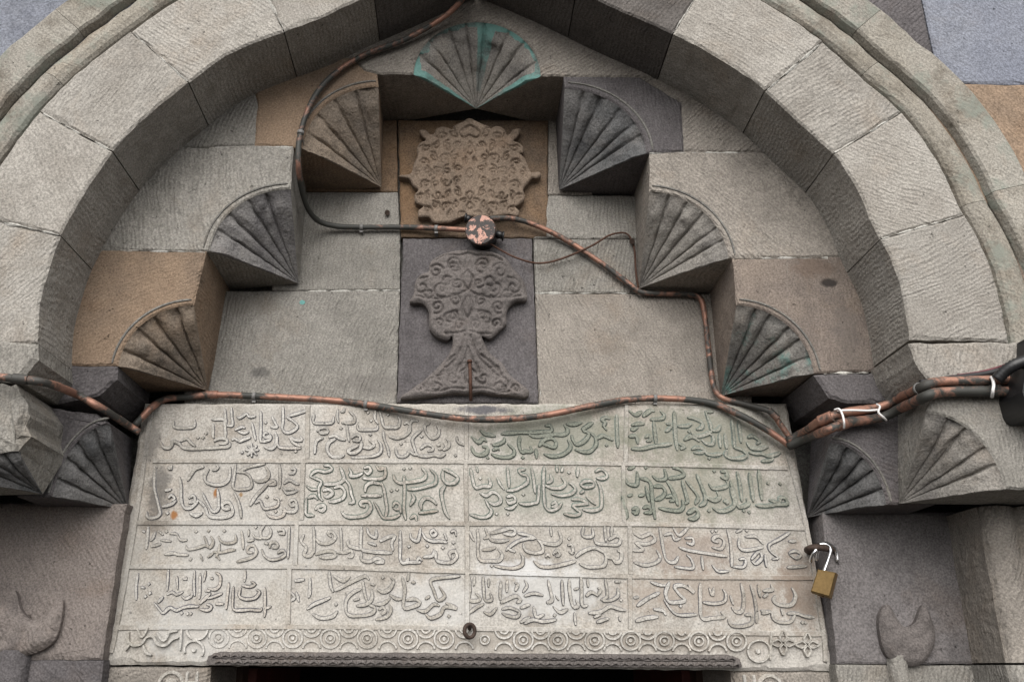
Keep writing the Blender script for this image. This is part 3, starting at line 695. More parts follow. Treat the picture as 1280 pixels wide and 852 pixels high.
cell((190,500), 6.4, "1050,55 1050,160 1045,235 1085,262 1140,240 1165,205 1120,160 1085,135 1160,110 1250,80;960,130 990,190 1005,215 950,215;910,180;872,90 872,200 868,330;800,180 815,250 830,320;680,130 700,145 740,120 760,110 780,135 830,130;637,60 640,130 645,200 600,205;585,70 590,150 595,200;480,155 575,155 585,190 590,300;490,190 490,290 500,300;345,160 345,200 320,220 250,225 180,215 175,170;930,270 905,260 895,290 925,300 945,280 950,310 910,330 865,330;985,255 1000,310 985,370 950,390 900,375;1190,290 1200,320 1150,320 1110,300 1130,340 1190,370;1190,385 1080,385 1020,375 1000,340;1150,410;665,240 720,215 745,225;690,250 740,265 775,255;640,320 665,310 700,330 740,315 790,300;625,340 615,370 540,380 440,385 330,390 250,380 220,350 170,330 160,365 130,385 90,375 70,330;500,330 530,310 590,310 600,340 540,350;230,330 280,310 320,350 350,370;435,265;370,300;410,300;800,350 800,455;750,400 855,400;765,365 840,440;840,365 765,440;725,410 720,425", A_)
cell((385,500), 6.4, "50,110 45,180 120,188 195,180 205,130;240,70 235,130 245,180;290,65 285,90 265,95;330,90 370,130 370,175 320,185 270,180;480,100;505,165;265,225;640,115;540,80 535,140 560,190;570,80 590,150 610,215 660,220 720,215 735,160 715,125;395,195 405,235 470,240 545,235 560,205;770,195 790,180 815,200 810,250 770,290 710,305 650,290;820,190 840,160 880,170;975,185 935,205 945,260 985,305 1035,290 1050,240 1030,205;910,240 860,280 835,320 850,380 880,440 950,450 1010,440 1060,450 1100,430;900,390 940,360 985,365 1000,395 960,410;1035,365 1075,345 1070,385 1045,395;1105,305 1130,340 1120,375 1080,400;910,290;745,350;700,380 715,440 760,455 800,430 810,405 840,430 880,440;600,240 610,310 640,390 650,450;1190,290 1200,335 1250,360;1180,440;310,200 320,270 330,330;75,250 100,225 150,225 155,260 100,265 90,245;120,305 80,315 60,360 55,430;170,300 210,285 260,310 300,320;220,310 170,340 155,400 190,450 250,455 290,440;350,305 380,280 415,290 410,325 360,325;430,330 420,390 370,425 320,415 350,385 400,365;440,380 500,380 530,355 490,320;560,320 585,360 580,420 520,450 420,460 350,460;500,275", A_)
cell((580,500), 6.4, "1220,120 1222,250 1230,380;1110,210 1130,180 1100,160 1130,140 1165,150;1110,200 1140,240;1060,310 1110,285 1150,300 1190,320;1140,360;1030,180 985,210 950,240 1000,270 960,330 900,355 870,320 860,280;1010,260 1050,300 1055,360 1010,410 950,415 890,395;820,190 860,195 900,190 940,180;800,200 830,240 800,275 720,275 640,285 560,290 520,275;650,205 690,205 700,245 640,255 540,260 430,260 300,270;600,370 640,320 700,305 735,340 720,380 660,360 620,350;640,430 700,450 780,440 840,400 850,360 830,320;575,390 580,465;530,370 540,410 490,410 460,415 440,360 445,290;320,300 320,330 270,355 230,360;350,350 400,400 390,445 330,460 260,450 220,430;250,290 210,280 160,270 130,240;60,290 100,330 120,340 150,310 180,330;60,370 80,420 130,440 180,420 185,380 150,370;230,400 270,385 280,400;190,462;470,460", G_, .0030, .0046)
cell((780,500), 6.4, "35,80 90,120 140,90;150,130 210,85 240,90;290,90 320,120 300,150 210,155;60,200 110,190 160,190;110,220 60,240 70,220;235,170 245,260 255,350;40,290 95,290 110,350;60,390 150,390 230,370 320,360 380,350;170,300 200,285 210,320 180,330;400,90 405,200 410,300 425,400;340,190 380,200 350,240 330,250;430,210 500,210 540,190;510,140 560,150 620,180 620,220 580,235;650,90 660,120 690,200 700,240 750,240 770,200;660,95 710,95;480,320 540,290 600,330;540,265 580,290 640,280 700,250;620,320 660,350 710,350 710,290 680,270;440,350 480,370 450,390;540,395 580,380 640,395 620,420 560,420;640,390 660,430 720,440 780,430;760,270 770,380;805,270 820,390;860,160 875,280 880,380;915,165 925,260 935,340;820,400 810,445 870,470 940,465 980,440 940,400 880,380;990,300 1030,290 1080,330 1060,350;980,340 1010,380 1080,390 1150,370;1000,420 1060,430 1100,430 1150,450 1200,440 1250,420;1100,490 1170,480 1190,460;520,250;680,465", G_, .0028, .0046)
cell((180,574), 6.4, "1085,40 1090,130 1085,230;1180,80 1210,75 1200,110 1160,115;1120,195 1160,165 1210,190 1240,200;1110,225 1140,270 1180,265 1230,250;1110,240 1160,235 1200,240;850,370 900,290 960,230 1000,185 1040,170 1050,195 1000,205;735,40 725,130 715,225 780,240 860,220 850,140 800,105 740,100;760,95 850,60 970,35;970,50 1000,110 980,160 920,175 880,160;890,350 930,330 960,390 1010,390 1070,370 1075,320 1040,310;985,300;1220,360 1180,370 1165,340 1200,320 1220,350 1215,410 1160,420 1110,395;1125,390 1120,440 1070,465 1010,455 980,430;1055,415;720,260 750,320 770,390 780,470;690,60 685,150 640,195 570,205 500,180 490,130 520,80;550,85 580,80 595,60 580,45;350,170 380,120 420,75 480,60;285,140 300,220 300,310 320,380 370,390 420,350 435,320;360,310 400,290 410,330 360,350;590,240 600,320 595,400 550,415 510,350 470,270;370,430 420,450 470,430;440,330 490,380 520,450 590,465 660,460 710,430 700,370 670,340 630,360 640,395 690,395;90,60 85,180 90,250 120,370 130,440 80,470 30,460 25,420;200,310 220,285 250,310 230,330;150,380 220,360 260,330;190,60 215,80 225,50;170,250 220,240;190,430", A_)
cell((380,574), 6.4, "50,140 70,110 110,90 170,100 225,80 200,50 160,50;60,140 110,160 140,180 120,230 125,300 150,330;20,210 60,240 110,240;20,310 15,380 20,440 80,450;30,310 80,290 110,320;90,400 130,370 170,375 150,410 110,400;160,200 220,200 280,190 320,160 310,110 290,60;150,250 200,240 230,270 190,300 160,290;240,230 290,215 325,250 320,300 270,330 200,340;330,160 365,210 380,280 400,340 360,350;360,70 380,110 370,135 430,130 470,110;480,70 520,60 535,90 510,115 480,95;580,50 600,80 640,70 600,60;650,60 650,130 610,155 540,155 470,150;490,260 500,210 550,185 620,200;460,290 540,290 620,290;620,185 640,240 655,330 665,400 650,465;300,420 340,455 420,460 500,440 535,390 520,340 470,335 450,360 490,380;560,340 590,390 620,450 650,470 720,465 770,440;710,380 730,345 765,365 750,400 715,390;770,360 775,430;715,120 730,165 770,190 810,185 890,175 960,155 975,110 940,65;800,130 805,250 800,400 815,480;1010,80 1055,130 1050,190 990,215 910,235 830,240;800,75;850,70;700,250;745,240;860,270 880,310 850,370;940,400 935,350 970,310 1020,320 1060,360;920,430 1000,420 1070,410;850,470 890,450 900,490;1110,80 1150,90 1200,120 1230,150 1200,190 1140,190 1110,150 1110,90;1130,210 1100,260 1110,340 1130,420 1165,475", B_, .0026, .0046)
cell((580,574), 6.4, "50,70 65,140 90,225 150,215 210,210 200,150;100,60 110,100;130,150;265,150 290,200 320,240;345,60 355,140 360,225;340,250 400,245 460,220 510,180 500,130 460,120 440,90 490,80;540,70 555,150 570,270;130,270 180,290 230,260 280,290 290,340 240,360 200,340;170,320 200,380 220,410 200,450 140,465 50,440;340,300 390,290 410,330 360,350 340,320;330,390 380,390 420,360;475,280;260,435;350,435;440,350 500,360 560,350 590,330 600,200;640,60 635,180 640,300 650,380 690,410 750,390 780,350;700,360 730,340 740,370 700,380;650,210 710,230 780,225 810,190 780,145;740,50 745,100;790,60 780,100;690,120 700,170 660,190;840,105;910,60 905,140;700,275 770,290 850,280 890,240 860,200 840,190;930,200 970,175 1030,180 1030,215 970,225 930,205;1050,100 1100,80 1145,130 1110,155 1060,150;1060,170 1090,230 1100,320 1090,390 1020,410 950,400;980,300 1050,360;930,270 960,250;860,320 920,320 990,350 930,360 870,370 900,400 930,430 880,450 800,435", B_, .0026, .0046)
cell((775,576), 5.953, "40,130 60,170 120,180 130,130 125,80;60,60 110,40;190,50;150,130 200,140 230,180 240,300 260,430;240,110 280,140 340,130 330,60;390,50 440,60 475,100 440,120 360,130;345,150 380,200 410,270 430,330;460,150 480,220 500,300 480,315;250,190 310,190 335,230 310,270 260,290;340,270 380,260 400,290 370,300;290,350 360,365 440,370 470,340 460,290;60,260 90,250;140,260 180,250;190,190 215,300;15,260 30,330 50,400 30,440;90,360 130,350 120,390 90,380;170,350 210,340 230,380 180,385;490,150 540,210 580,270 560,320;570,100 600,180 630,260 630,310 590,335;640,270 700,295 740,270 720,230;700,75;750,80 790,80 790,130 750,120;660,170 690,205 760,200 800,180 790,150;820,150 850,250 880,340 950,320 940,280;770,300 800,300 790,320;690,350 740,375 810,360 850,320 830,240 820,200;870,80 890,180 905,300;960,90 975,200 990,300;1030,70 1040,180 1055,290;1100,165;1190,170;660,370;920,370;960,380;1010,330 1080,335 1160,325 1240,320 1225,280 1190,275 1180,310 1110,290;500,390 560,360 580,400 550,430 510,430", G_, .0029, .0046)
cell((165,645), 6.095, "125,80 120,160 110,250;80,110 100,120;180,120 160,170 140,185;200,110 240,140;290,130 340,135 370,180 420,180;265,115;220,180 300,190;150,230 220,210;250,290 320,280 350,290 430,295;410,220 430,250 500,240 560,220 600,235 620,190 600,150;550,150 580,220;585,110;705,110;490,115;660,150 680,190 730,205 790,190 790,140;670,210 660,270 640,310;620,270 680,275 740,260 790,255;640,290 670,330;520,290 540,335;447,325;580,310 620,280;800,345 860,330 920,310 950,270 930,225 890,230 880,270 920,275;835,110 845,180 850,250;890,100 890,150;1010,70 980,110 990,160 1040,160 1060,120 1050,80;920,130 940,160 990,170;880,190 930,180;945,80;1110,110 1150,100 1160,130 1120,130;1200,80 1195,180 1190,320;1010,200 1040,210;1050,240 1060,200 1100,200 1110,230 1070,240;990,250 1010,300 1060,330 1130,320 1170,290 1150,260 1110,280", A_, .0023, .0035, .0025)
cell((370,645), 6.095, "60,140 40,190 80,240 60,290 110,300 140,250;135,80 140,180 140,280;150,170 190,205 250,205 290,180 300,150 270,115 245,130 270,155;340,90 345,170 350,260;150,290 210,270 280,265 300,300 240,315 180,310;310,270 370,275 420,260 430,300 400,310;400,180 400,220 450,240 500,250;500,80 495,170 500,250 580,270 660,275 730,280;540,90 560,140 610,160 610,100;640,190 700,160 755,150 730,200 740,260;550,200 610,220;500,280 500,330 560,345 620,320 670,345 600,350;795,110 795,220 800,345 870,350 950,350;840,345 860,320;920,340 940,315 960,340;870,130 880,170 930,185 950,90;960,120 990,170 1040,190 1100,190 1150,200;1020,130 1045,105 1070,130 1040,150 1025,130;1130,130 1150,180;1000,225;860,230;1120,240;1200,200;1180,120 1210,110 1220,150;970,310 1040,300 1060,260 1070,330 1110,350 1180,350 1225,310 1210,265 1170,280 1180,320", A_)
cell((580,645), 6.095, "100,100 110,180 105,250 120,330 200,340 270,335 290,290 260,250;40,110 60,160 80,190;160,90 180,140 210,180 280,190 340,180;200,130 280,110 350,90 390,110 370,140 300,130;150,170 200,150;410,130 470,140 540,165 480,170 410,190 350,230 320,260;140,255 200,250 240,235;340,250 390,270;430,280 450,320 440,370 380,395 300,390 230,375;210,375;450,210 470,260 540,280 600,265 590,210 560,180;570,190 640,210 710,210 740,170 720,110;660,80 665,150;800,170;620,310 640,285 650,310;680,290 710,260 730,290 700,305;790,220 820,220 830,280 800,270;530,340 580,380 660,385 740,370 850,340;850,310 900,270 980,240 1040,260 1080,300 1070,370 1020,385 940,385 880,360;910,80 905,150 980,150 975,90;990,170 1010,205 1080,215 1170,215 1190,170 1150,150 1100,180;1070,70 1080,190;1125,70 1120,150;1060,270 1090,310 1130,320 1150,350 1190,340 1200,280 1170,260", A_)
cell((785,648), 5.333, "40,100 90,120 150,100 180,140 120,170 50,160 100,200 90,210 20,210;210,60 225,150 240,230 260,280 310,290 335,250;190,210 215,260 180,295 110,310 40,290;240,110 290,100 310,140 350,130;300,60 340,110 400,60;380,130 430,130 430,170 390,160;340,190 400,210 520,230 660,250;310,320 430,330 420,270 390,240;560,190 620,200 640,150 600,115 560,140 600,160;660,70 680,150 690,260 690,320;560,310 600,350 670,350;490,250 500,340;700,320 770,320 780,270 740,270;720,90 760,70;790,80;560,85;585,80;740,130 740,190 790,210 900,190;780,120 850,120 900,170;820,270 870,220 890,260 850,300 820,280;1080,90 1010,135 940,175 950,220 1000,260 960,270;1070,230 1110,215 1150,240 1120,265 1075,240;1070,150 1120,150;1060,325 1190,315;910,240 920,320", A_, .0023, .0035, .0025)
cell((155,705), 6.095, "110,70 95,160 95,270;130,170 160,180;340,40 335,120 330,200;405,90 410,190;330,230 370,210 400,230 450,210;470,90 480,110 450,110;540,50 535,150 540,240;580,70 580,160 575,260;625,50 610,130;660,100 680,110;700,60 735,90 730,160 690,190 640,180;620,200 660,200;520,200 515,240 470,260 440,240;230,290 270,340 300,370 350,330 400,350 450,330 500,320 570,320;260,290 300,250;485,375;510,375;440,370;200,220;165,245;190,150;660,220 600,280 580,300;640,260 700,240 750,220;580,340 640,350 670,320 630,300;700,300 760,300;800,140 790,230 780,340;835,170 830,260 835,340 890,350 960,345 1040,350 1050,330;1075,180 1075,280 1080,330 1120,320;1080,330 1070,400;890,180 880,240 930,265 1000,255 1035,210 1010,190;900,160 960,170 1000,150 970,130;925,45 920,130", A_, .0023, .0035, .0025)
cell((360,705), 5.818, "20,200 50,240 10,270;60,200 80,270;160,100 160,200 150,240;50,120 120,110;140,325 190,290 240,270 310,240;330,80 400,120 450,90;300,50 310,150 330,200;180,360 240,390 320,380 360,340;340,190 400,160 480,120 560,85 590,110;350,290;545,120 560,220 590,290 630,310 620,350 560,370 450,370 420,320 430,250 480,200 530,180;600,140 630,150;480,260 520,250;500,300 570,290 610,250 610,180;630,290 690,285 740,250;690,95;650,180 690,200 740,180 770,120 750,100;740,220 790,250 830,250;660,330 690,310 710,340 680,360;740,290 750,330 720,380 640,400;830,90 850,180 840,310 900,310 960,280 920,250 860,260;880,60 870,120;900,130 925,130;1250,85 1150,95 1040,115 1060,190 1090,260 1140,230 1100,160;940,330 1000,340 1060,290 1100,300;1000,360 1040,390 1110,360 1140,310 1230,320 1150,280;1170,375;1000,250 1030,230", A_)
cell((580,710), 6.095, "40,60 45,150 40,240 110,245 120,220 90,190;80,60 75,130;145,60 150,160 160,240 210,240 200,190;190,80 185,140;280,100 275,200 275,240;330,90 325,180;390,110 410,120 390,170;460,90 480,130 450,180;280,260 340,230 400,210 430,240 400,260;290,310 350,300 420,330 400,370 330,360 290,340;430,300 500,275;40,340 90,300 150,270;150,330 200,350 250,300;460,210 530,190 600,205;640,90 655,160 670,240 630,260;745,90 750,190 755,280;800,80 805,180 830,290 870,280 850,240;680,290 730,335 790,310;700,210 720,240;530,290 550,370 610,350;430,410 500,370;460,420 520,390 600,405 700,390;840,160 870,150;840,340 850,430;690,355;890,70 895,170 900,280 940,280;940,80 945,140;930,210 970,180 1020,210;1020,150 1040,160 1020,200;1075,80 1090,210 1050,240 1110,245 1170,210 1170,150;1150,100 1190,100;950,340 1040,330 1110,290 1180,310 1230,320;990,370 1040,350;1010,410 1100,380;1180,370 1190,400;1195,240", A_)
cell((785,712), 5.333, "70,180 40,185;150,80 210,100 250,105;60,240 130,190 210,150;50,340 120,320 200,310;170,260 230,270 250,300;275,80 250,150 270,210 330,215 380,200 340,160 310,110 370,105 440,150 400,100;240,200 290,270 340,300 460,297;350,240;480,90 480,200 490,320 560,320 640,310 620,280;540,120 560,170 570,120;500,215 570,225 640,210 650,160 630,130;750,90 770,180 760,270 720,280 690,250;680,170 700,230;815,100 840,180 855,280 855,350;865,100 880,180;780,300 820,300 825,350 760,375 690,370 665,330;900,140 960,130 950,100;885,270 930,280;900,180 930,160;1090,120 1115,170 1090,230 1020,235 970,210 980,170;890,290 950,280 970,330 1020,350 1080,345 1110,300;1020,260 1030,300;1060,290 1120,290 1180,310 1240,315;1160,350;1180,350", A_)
# raised frames between the cells
mb = MB(); k = 0
for pl_ in ([(192,576),(400,576),(600,577),(800,580),(984,585)], [(168,653),(380,653),(560,654),(800,655),(1008,660)], [(160,708),(370,708),(580,714),(790,720),(1016,722)], [(146,784),(370,783),(580,785),(800,789),(1030,792)],
            [(385,507),(384,573)], [(583,507),(583,574)], [(783,507),(782,577)], [(379,579),(377,650)], [(582,580),(583,652)], [(779,582),(780,653)],
            [(371,656),(369,706)], [(584,656),(584,712)], [(787,658),(788,717)], [(362,711),(360,780)], [(584,717),(584,782)], [(787,722),(788,786)],
            [(190,508),(170,650),(146,784),(139,815)], [(984,566),(1008,660),(1024,760),(1030,800),(1031,826)]):
    q = resample(cr([Q(x, y, YB) for x, y in pl_], 6), .012)
    ribbon(mb, q, YB, .0030+.00007*k, .0042, .0056, 0, 1, taper=.0, seed=k*2.1); k += 1
build(mb, 'cell_frames', [M['tablet'], M['letter']], tab)
# ornament band of linked rings above the lintel
mb = MB(); k = 0
def ring(cx_, cy_, r, a0=0, a1=2*math.pi, wd=.0017, boss=True, h=.0021):
    global k
    n = 20; q = [Q(cx_+r*math.cos(a0+(a1-a0)*i/n), cy_+r*.97*math.sin(a0+(a1-a0)*i/n), YB) for i in range(n+1)]
    ribbon(mb, q, YB, h+.00005*k, wd, wd+.0016, 0, 1, taper=0, seed=k); k += 1
xs = [(273.5,796.5),(321,797),(366,797),(413,797.5),(459,797.5),(510,798),(555,798),(606,799),(654,799.5),(697,799.5),(743,800),(788,800),(830,800.5),(873,801),(920,801)]
for i, (x, y) in enumerate(xs):
    if i != 7: ring(x, y, 12)
    disc(mb, Q(x, y, YB), YB, .0028, .0058, 0, 1, 10)
    ring(x, y, 5.6, wd=.0012, h=.0026)
    if i < len(xs)-1:
        mx = (x+xs[i+1][0])/2
        ring(mx, y-12.5, 11, .15, math.pi-.15); ring(mx, y-12.5, 5, .15, math.pi-.15, wd=.0016)
        ring(mx, y+14, 11, math.pi+.15, 2*math.pi-.15)
ring(247, 786, 13, .1, math.pi-.1); ring(243, 812, 12, math.pi*.9, math.pi*2.2); disc(mb, Q(243,812,YB), YB, .005, .006, 0, 1, 10)
ring(948, 813, 14); disc(mb, Q(947,813,YB), YB, .0045, .008, 0, 1, 10)
def curve(pxs, wd=.0022):
    global k
    ribbon(mb, resample(cr([Q(x, y, YB) for x, y in pxs], 6), .004), YB, .0034+.00005*k, wd, wd+.0017, 0, 1, seed=k); k += 1
for c in ([(162,790),(161,800),(168,806),(178,804),(184,796),(192,795),(198,804),(208,806),(216,799),(224,796)], [(173,786),(178,796),(186,784)], [(197,790),(206,800),(214,787)], [(180,806),(184,815),(190,818)], [(158,812),(164,804)],
          [(203,800),(212,790),(222,788)], [(228,786),(226,812)], [(963,790),(962,824)]): curve(c)
for cx_, cy_ in ((978,803),(1008,805)):
    for a in range(4):
        an = a*math.pi/2; u = Vector((math.cos(an), math.sin(an))); n_ = Vector((-u.y, u.x))
        lf = [Vector((cx_, cy_))+u*d+n_*e for d, e in ((1.5,0),(6,4.2),(10,3),(15,0),(10,-3),(6,-4.2),(1.5,0))]
        curve([(p.x, p.y) for p in lf], .0016)
build(mb, 'ring_band', [M['letter'], M['tablet']], tab)
# ================================================================== doorway
door = thing('doorway', 'dark doorway under the inscription with pale carved jambs and a scalloped dark lintel moulding', 'doorway', P(590, 852, YI) - Vector((0,0,P(590,852,YI).z)))
YL = YI-.030
zt, zb = P(590, 817, YL).z, P(590, 832, YL).z; xa, xb = P(257, 822, YL).x, P(928, 824, YL).x
mb = MB(); zm = (zt+zb)/2
prof = [(YI+.005, zt+.003), (YL+.006, zt), (YL+.002, zm+.0012), (YL+.007, zm), (YL-.002, zm-.0015), (YL-.002, zb), (YI+.03, zb)]
n = 160; rows = []
for i in range(n+1):
    u = i/n; x = xa+(xb-xa)*u; e = min(u, 1-u)*n
    cut = .006*max(0, 1-e/3)
    rows.append([Vector((x, y+cut*2+.0014*nz((x, z), 60, 2), z+.0016*nz((x, z), 50, 4)-(cut if z > zm else 0))) for y, z in prof])
o = len(mb.v)
for r in rows: mb.v += r
K = len(prof)
for i in range(n):
    for j in range(K-1): mb.f.append((o+i*K+j, o+(i+1)*K+j, o+(i+1)*K+j+1, o+i*K+j+1)); mb.mi.append(0); mb.sm.append(False)
mb.f.append(tuple(range(o, o+K))); mb.mi.append(0); mb.sm.append(False); mb.f.append(tuple(range(o+n*K, o+n*K+K))); mb.mi.append(0); mb.sm.append(False)
lin = build(mb, 'lintel_moulding', M['lintel'], door)
mb = MB(); x = xa+.02; i = 0
while x < xb-.02:
    for zz, yy, r in ((zm+.0045, YL+.004, .0090), (zm-.0090, YL-.0018, .0088)):
        xx = x+(0.0095 if zz < zm else 0); m_ = 10; a0 = 0 if zz > zm else math.pi
        vs = [(xx, yy-.006, zz+(.002 if zz > zm else .004))]
        pts = [(xx+r*math.cos(math.pi*q/m_), zz+(r*math.sin(math.pi*q/m_) if zz < zm else -r*.2+r*math.sin(math.pi*q/m_))) for q in range(m_+1)]
        vs += [(px_, yy-.0045, pz) for px_, pz in pts]+[(px_, yy+.004, pz) for px_, pz in pts]
        f = [(0, 1+q, 2+q) for q in range(m_)]+[(1+q, 12+q, 13+q, 2+q) for q in range(m_)]
        mb.add(vs, f, 0)
    x += .019; i += 1
build(mb, 'scallop_row', M['lintel'], lin)
zl = zb
xl0, xl1 = P(126, 840, YI).x, P(262, 840, YI).x; xr0, xr1 = P(915, 840, YI).x, P(1043, 840, YI).x
zjt = P(600, 834, YI).z
for x0, x1, m in ((xl0, xl1, 'tablet'), (xr0, xr1, 'tablet')):
    for z0, z1 in ((.0, 1.0), (1.003, zjt-.002)):
        mb = MB(); ol = [(Vector(p), False) for p in ((x0, z0), (x1, z0), (x1, z1), (x0, z1))]
        add_block(mb, ol, YI+.006, YI+.24, bev=.006, jit=.0018, step=.02); jb = build(mb, 'jamb_stone', M['beige'], door)
        if z0 > 1:
            mb = MB(); xc = x1-.058 if x1 < 0 else x0+.058; s_ = -1 if x1 < 0 else 1
            for zz in (z1-.034, z1-.10, z1-.166):
                disc(mb, Vector((xc+s_*.02, zz)), YI+.006, .006, .014, 0, 0, 14)
                qq = [Vector((xc+s_*.02+.024*math.cos(t/3.2), zz+.024*math.sin(t/3.2))) for t in range(21)]; ribbon(mb, qq, YI+.006, .004, .0025, .0045, 0, 0, taper=0)
            for e in (-.032, -.012):
                ribbon(mb, [Vector((xc+s_*e, z1-.01-.012*t)) for t in range(22)], YI+.006, .004, .0025, .0045, 0, 0, taper=0)
            for t in range(5): ribbon(mb, [Vector((xc+s_*(-.030+.0055*q), z1-.03-.045*t)) for q in range(4)], YI+.006, .0035, .0025, .0045, 0, 0, taper=0)
            build(mb, 'jamb_carving', M['letter'], jb)
# inner frame of the door and the dark room behind it
xdl, xdr = xl1, xr0
for x0, x1, m in ((xdl-.12, xdl+.012, 'wood'), (xdr-.012, xdr+.12, 'wood')):
    mb = MB(); box(mb, x0, x1, YI+.25, YI+.31, 0, zjt); build(mb, 'door_frame', M[m], door)
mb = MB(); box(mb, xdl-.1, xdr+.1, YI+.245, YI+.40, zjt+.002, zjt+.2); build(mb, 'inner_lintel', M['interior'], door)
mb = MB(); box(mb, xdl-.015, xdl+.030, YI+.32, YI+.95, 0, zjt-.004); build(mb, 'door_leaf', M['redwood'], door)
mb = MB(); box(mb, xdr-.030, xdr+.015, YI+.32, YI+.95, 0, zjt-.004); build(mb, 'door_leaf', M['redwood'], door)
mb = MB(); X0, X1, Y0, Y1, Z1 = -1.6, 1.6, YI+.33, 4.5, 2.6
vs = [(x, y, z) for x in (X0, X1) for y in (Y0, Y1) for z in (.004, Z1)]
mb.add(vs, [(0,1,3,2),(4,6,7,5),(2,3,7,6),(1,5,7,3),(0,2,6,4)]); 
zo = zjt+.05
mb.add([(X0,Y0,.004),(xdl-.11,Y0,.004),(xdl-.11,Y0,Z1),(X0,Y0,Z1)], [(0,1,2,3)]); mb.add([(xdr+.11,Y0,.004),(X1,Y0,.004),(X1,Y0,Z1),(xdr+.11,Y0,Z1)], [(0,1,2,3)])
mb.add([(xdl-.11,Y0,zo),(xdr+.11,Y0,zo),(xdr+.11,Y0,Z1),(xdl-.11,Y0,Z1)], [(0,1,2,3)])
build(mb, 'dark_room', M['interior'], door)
# ================================================================== jamb walls beside the tablet
def jambwall(side):
    t = thing('jamb_wall', 'dark brown stone wall left of the inscription with a broken horned carving' if side < 0 else 'dark grey stone wall beside the padlock with a broken horned carving', 'wall', (side*.75, YJ, 0), 'dark walls beside the inscription')
    m = M['darkbrown'] if side < 0 else M['jambgrey']
    if side < 0:
        yt_ = 629; cuts = [(-220,yt_),(159,yt_),(155,640),(127,824),(38,824),(38,770),(-220,770)]
    else:
        cuts = [(1028,640),(1400,640),(1400,829),(1047,829),(1030,660)]
    put_block(t, cuts, YJ, FT, m, bev=.004, jit=.002, rough=.002)
    z = P(590, 826 if side < 0 else 826.5, YJ).z
    xi = abs(P(126, 840, YJ).x if side < 0 else P(1047, 840, YJ).x)
    zs = [z, z-.33, z-.7, z-1.1, z-1.5, 0]
    for z1, z0 in zip(zs, zs[1:]):
        a, b_ = side*xi, side*1.5
        mb = MB(); ol = [(Vector(p), False) for p in ((min(a, b_), z0+.002), (max(a, b_), z0+.002), (max(a, b_), z1-.001), (min(a, b_), z1-.001))]
        add_block(mb, ol, YJ+.003, FT, bev=.004, jit=.002, step=.03); build(mb, 'wall_block', M['dark'] if side < 0 else M['beige2'], t)
    if side < 0: o_ = [(-8,770),(6,752),(22,738),(29,760),(41,774),(54,773),(68,760),(80,749),(81,768),(71,801),(44,817),(18,819),(-8,815)]
    else: o_ = [(1095,778),(1100,760),(1108,756),(1116,770),(1126,783),(1140,778),(1150,756),(1160,772),(1165,801),(1152,827),(1134,832),(1119,830),(1102,814)]
    mb = MB(); prism(mb, resample(cr([Q(x, y, YJ) for x, y in o_], 4, True), .005), YJ, .026, bev=.016, rough=.006)
    build(mb, 'horned_carving', M['dark2'] if side > 0 else M['darkbrown'], t)
    mb = MB(); xc = P(14 if side < 0 else 1122, 840, YJ).x; wd = .034 if side < 0 else .019
    ztop = P(14, 812, YJ).z; z0 = ztop-.5
    vs = []; n = 10
    for j in range(12):
        zz = ztop+(z0-ztop)*j/11
        for i in range(n+1):
            a = math.pi*i/n; vs.append((xc-math.cos(a)*wd+.002*nz((zz, i), 20, j), YJ+.002-math.sin(a)*.030, zz))
    mb.add(vs, [(j*(n+1)+i, j*(n+1)+i+1, (j+1)*(n+1)+i+1, (j+1)*(n+1)+i) for j in range(11) for i in range(n)], 0, True)
    build(mb, 'colonnette', M['dark'] if side < 0 else M['beige2'], t)
jambwall(-1); jambwall(1)
# ================================================================== facade around the arch
fac = thing('facade_wall', 'outer wall of large blue-grey, ochre and dark blocks around the arch', 'wall', (0, YF+.04, 0))
yw = YF+.02
zc = P(1250, 104, yw).z; rowh = .30
def halfwidth(z, pts, off):
    """|x| of the outer edge of the mouldings at height z"""
    best = 0
    for p in pts:
        if abs(p.y-z) < .02: best = max(best, abs(p.x))
    return best
edge = [LW[i]+LN[i]*(d0+60*px) for i in range(len(LW))]+[RW[i]+RN[i]*(d0+60*px) for i in range(len(RW))]
ztop = max(p.y for p in edge)
rows = [(zc-rowh*k-rowh, zc-rowh*k) for k in range(0, 8)]+[(zc+rowh*k, zc+rowh*(k+1)) for k in range(0, 6)]
pal_ = ['blue', 'orange', 'dark', 'beige2', 'blue', 'brown', 'dark']
random.seed(21)
for ri, (z0, z1) in enumerate(sorted(rows)):
    if z1 < .02: continue
    z0 = max(z0, 0)
    hw = [halfwidth(z, edge, 0) for z in (z0+.01, (z0+z1)/2, z1-.01)]
    lim = min(hw) if min(hw) > 0 else 0
    if z0 > ztop-.01: lim = 0
    elif z1 > ztop: lim = .18
    if z1 < P(590, 300, YF).z: lim = max(abs(edge[0].x), abs(edge[-1].x))-.02 if z1 > P(590,600,YF).z else 1.45
    for sgn in (-1, 1):
        x = lim
        first = True
        while x < 3.2:
            wdt = random.uniform(.32, .62) if not (first and lim) else random.uniform(.25, .45)+.2
            key = random.choice(pal_)
            if abs(z0-zc) < .01:
                if sgn > 0: wdt = (P(1165,50,yw).x-x if first else .5); key = 'dark' if first else 'blue'
                else: key = 'blue'
            if abs(z1-zc) < .01 and sgn > 0 and first: key = 'orange'
            if wdt > .05:
                a, b_ = sgn*x, sgn*(x+wdt)
                a, b_ = min(a, b_)+.0015, max(a, b_)-.0015
                mb = MB(); add_block(mb, [(Vector((a, z0+.0015)), False), (Vector((b_, z0+.0015)), False), (Vector((b_, z1-.0015)), False), (Vector((a, z1-.0015)), False)], yw+.002*(ri % 3), YT+.1, bev=.004, jit=.0022, step=.03)
                build(mb, 'wall_block', M[key], fac)
            x += wdt; first = False
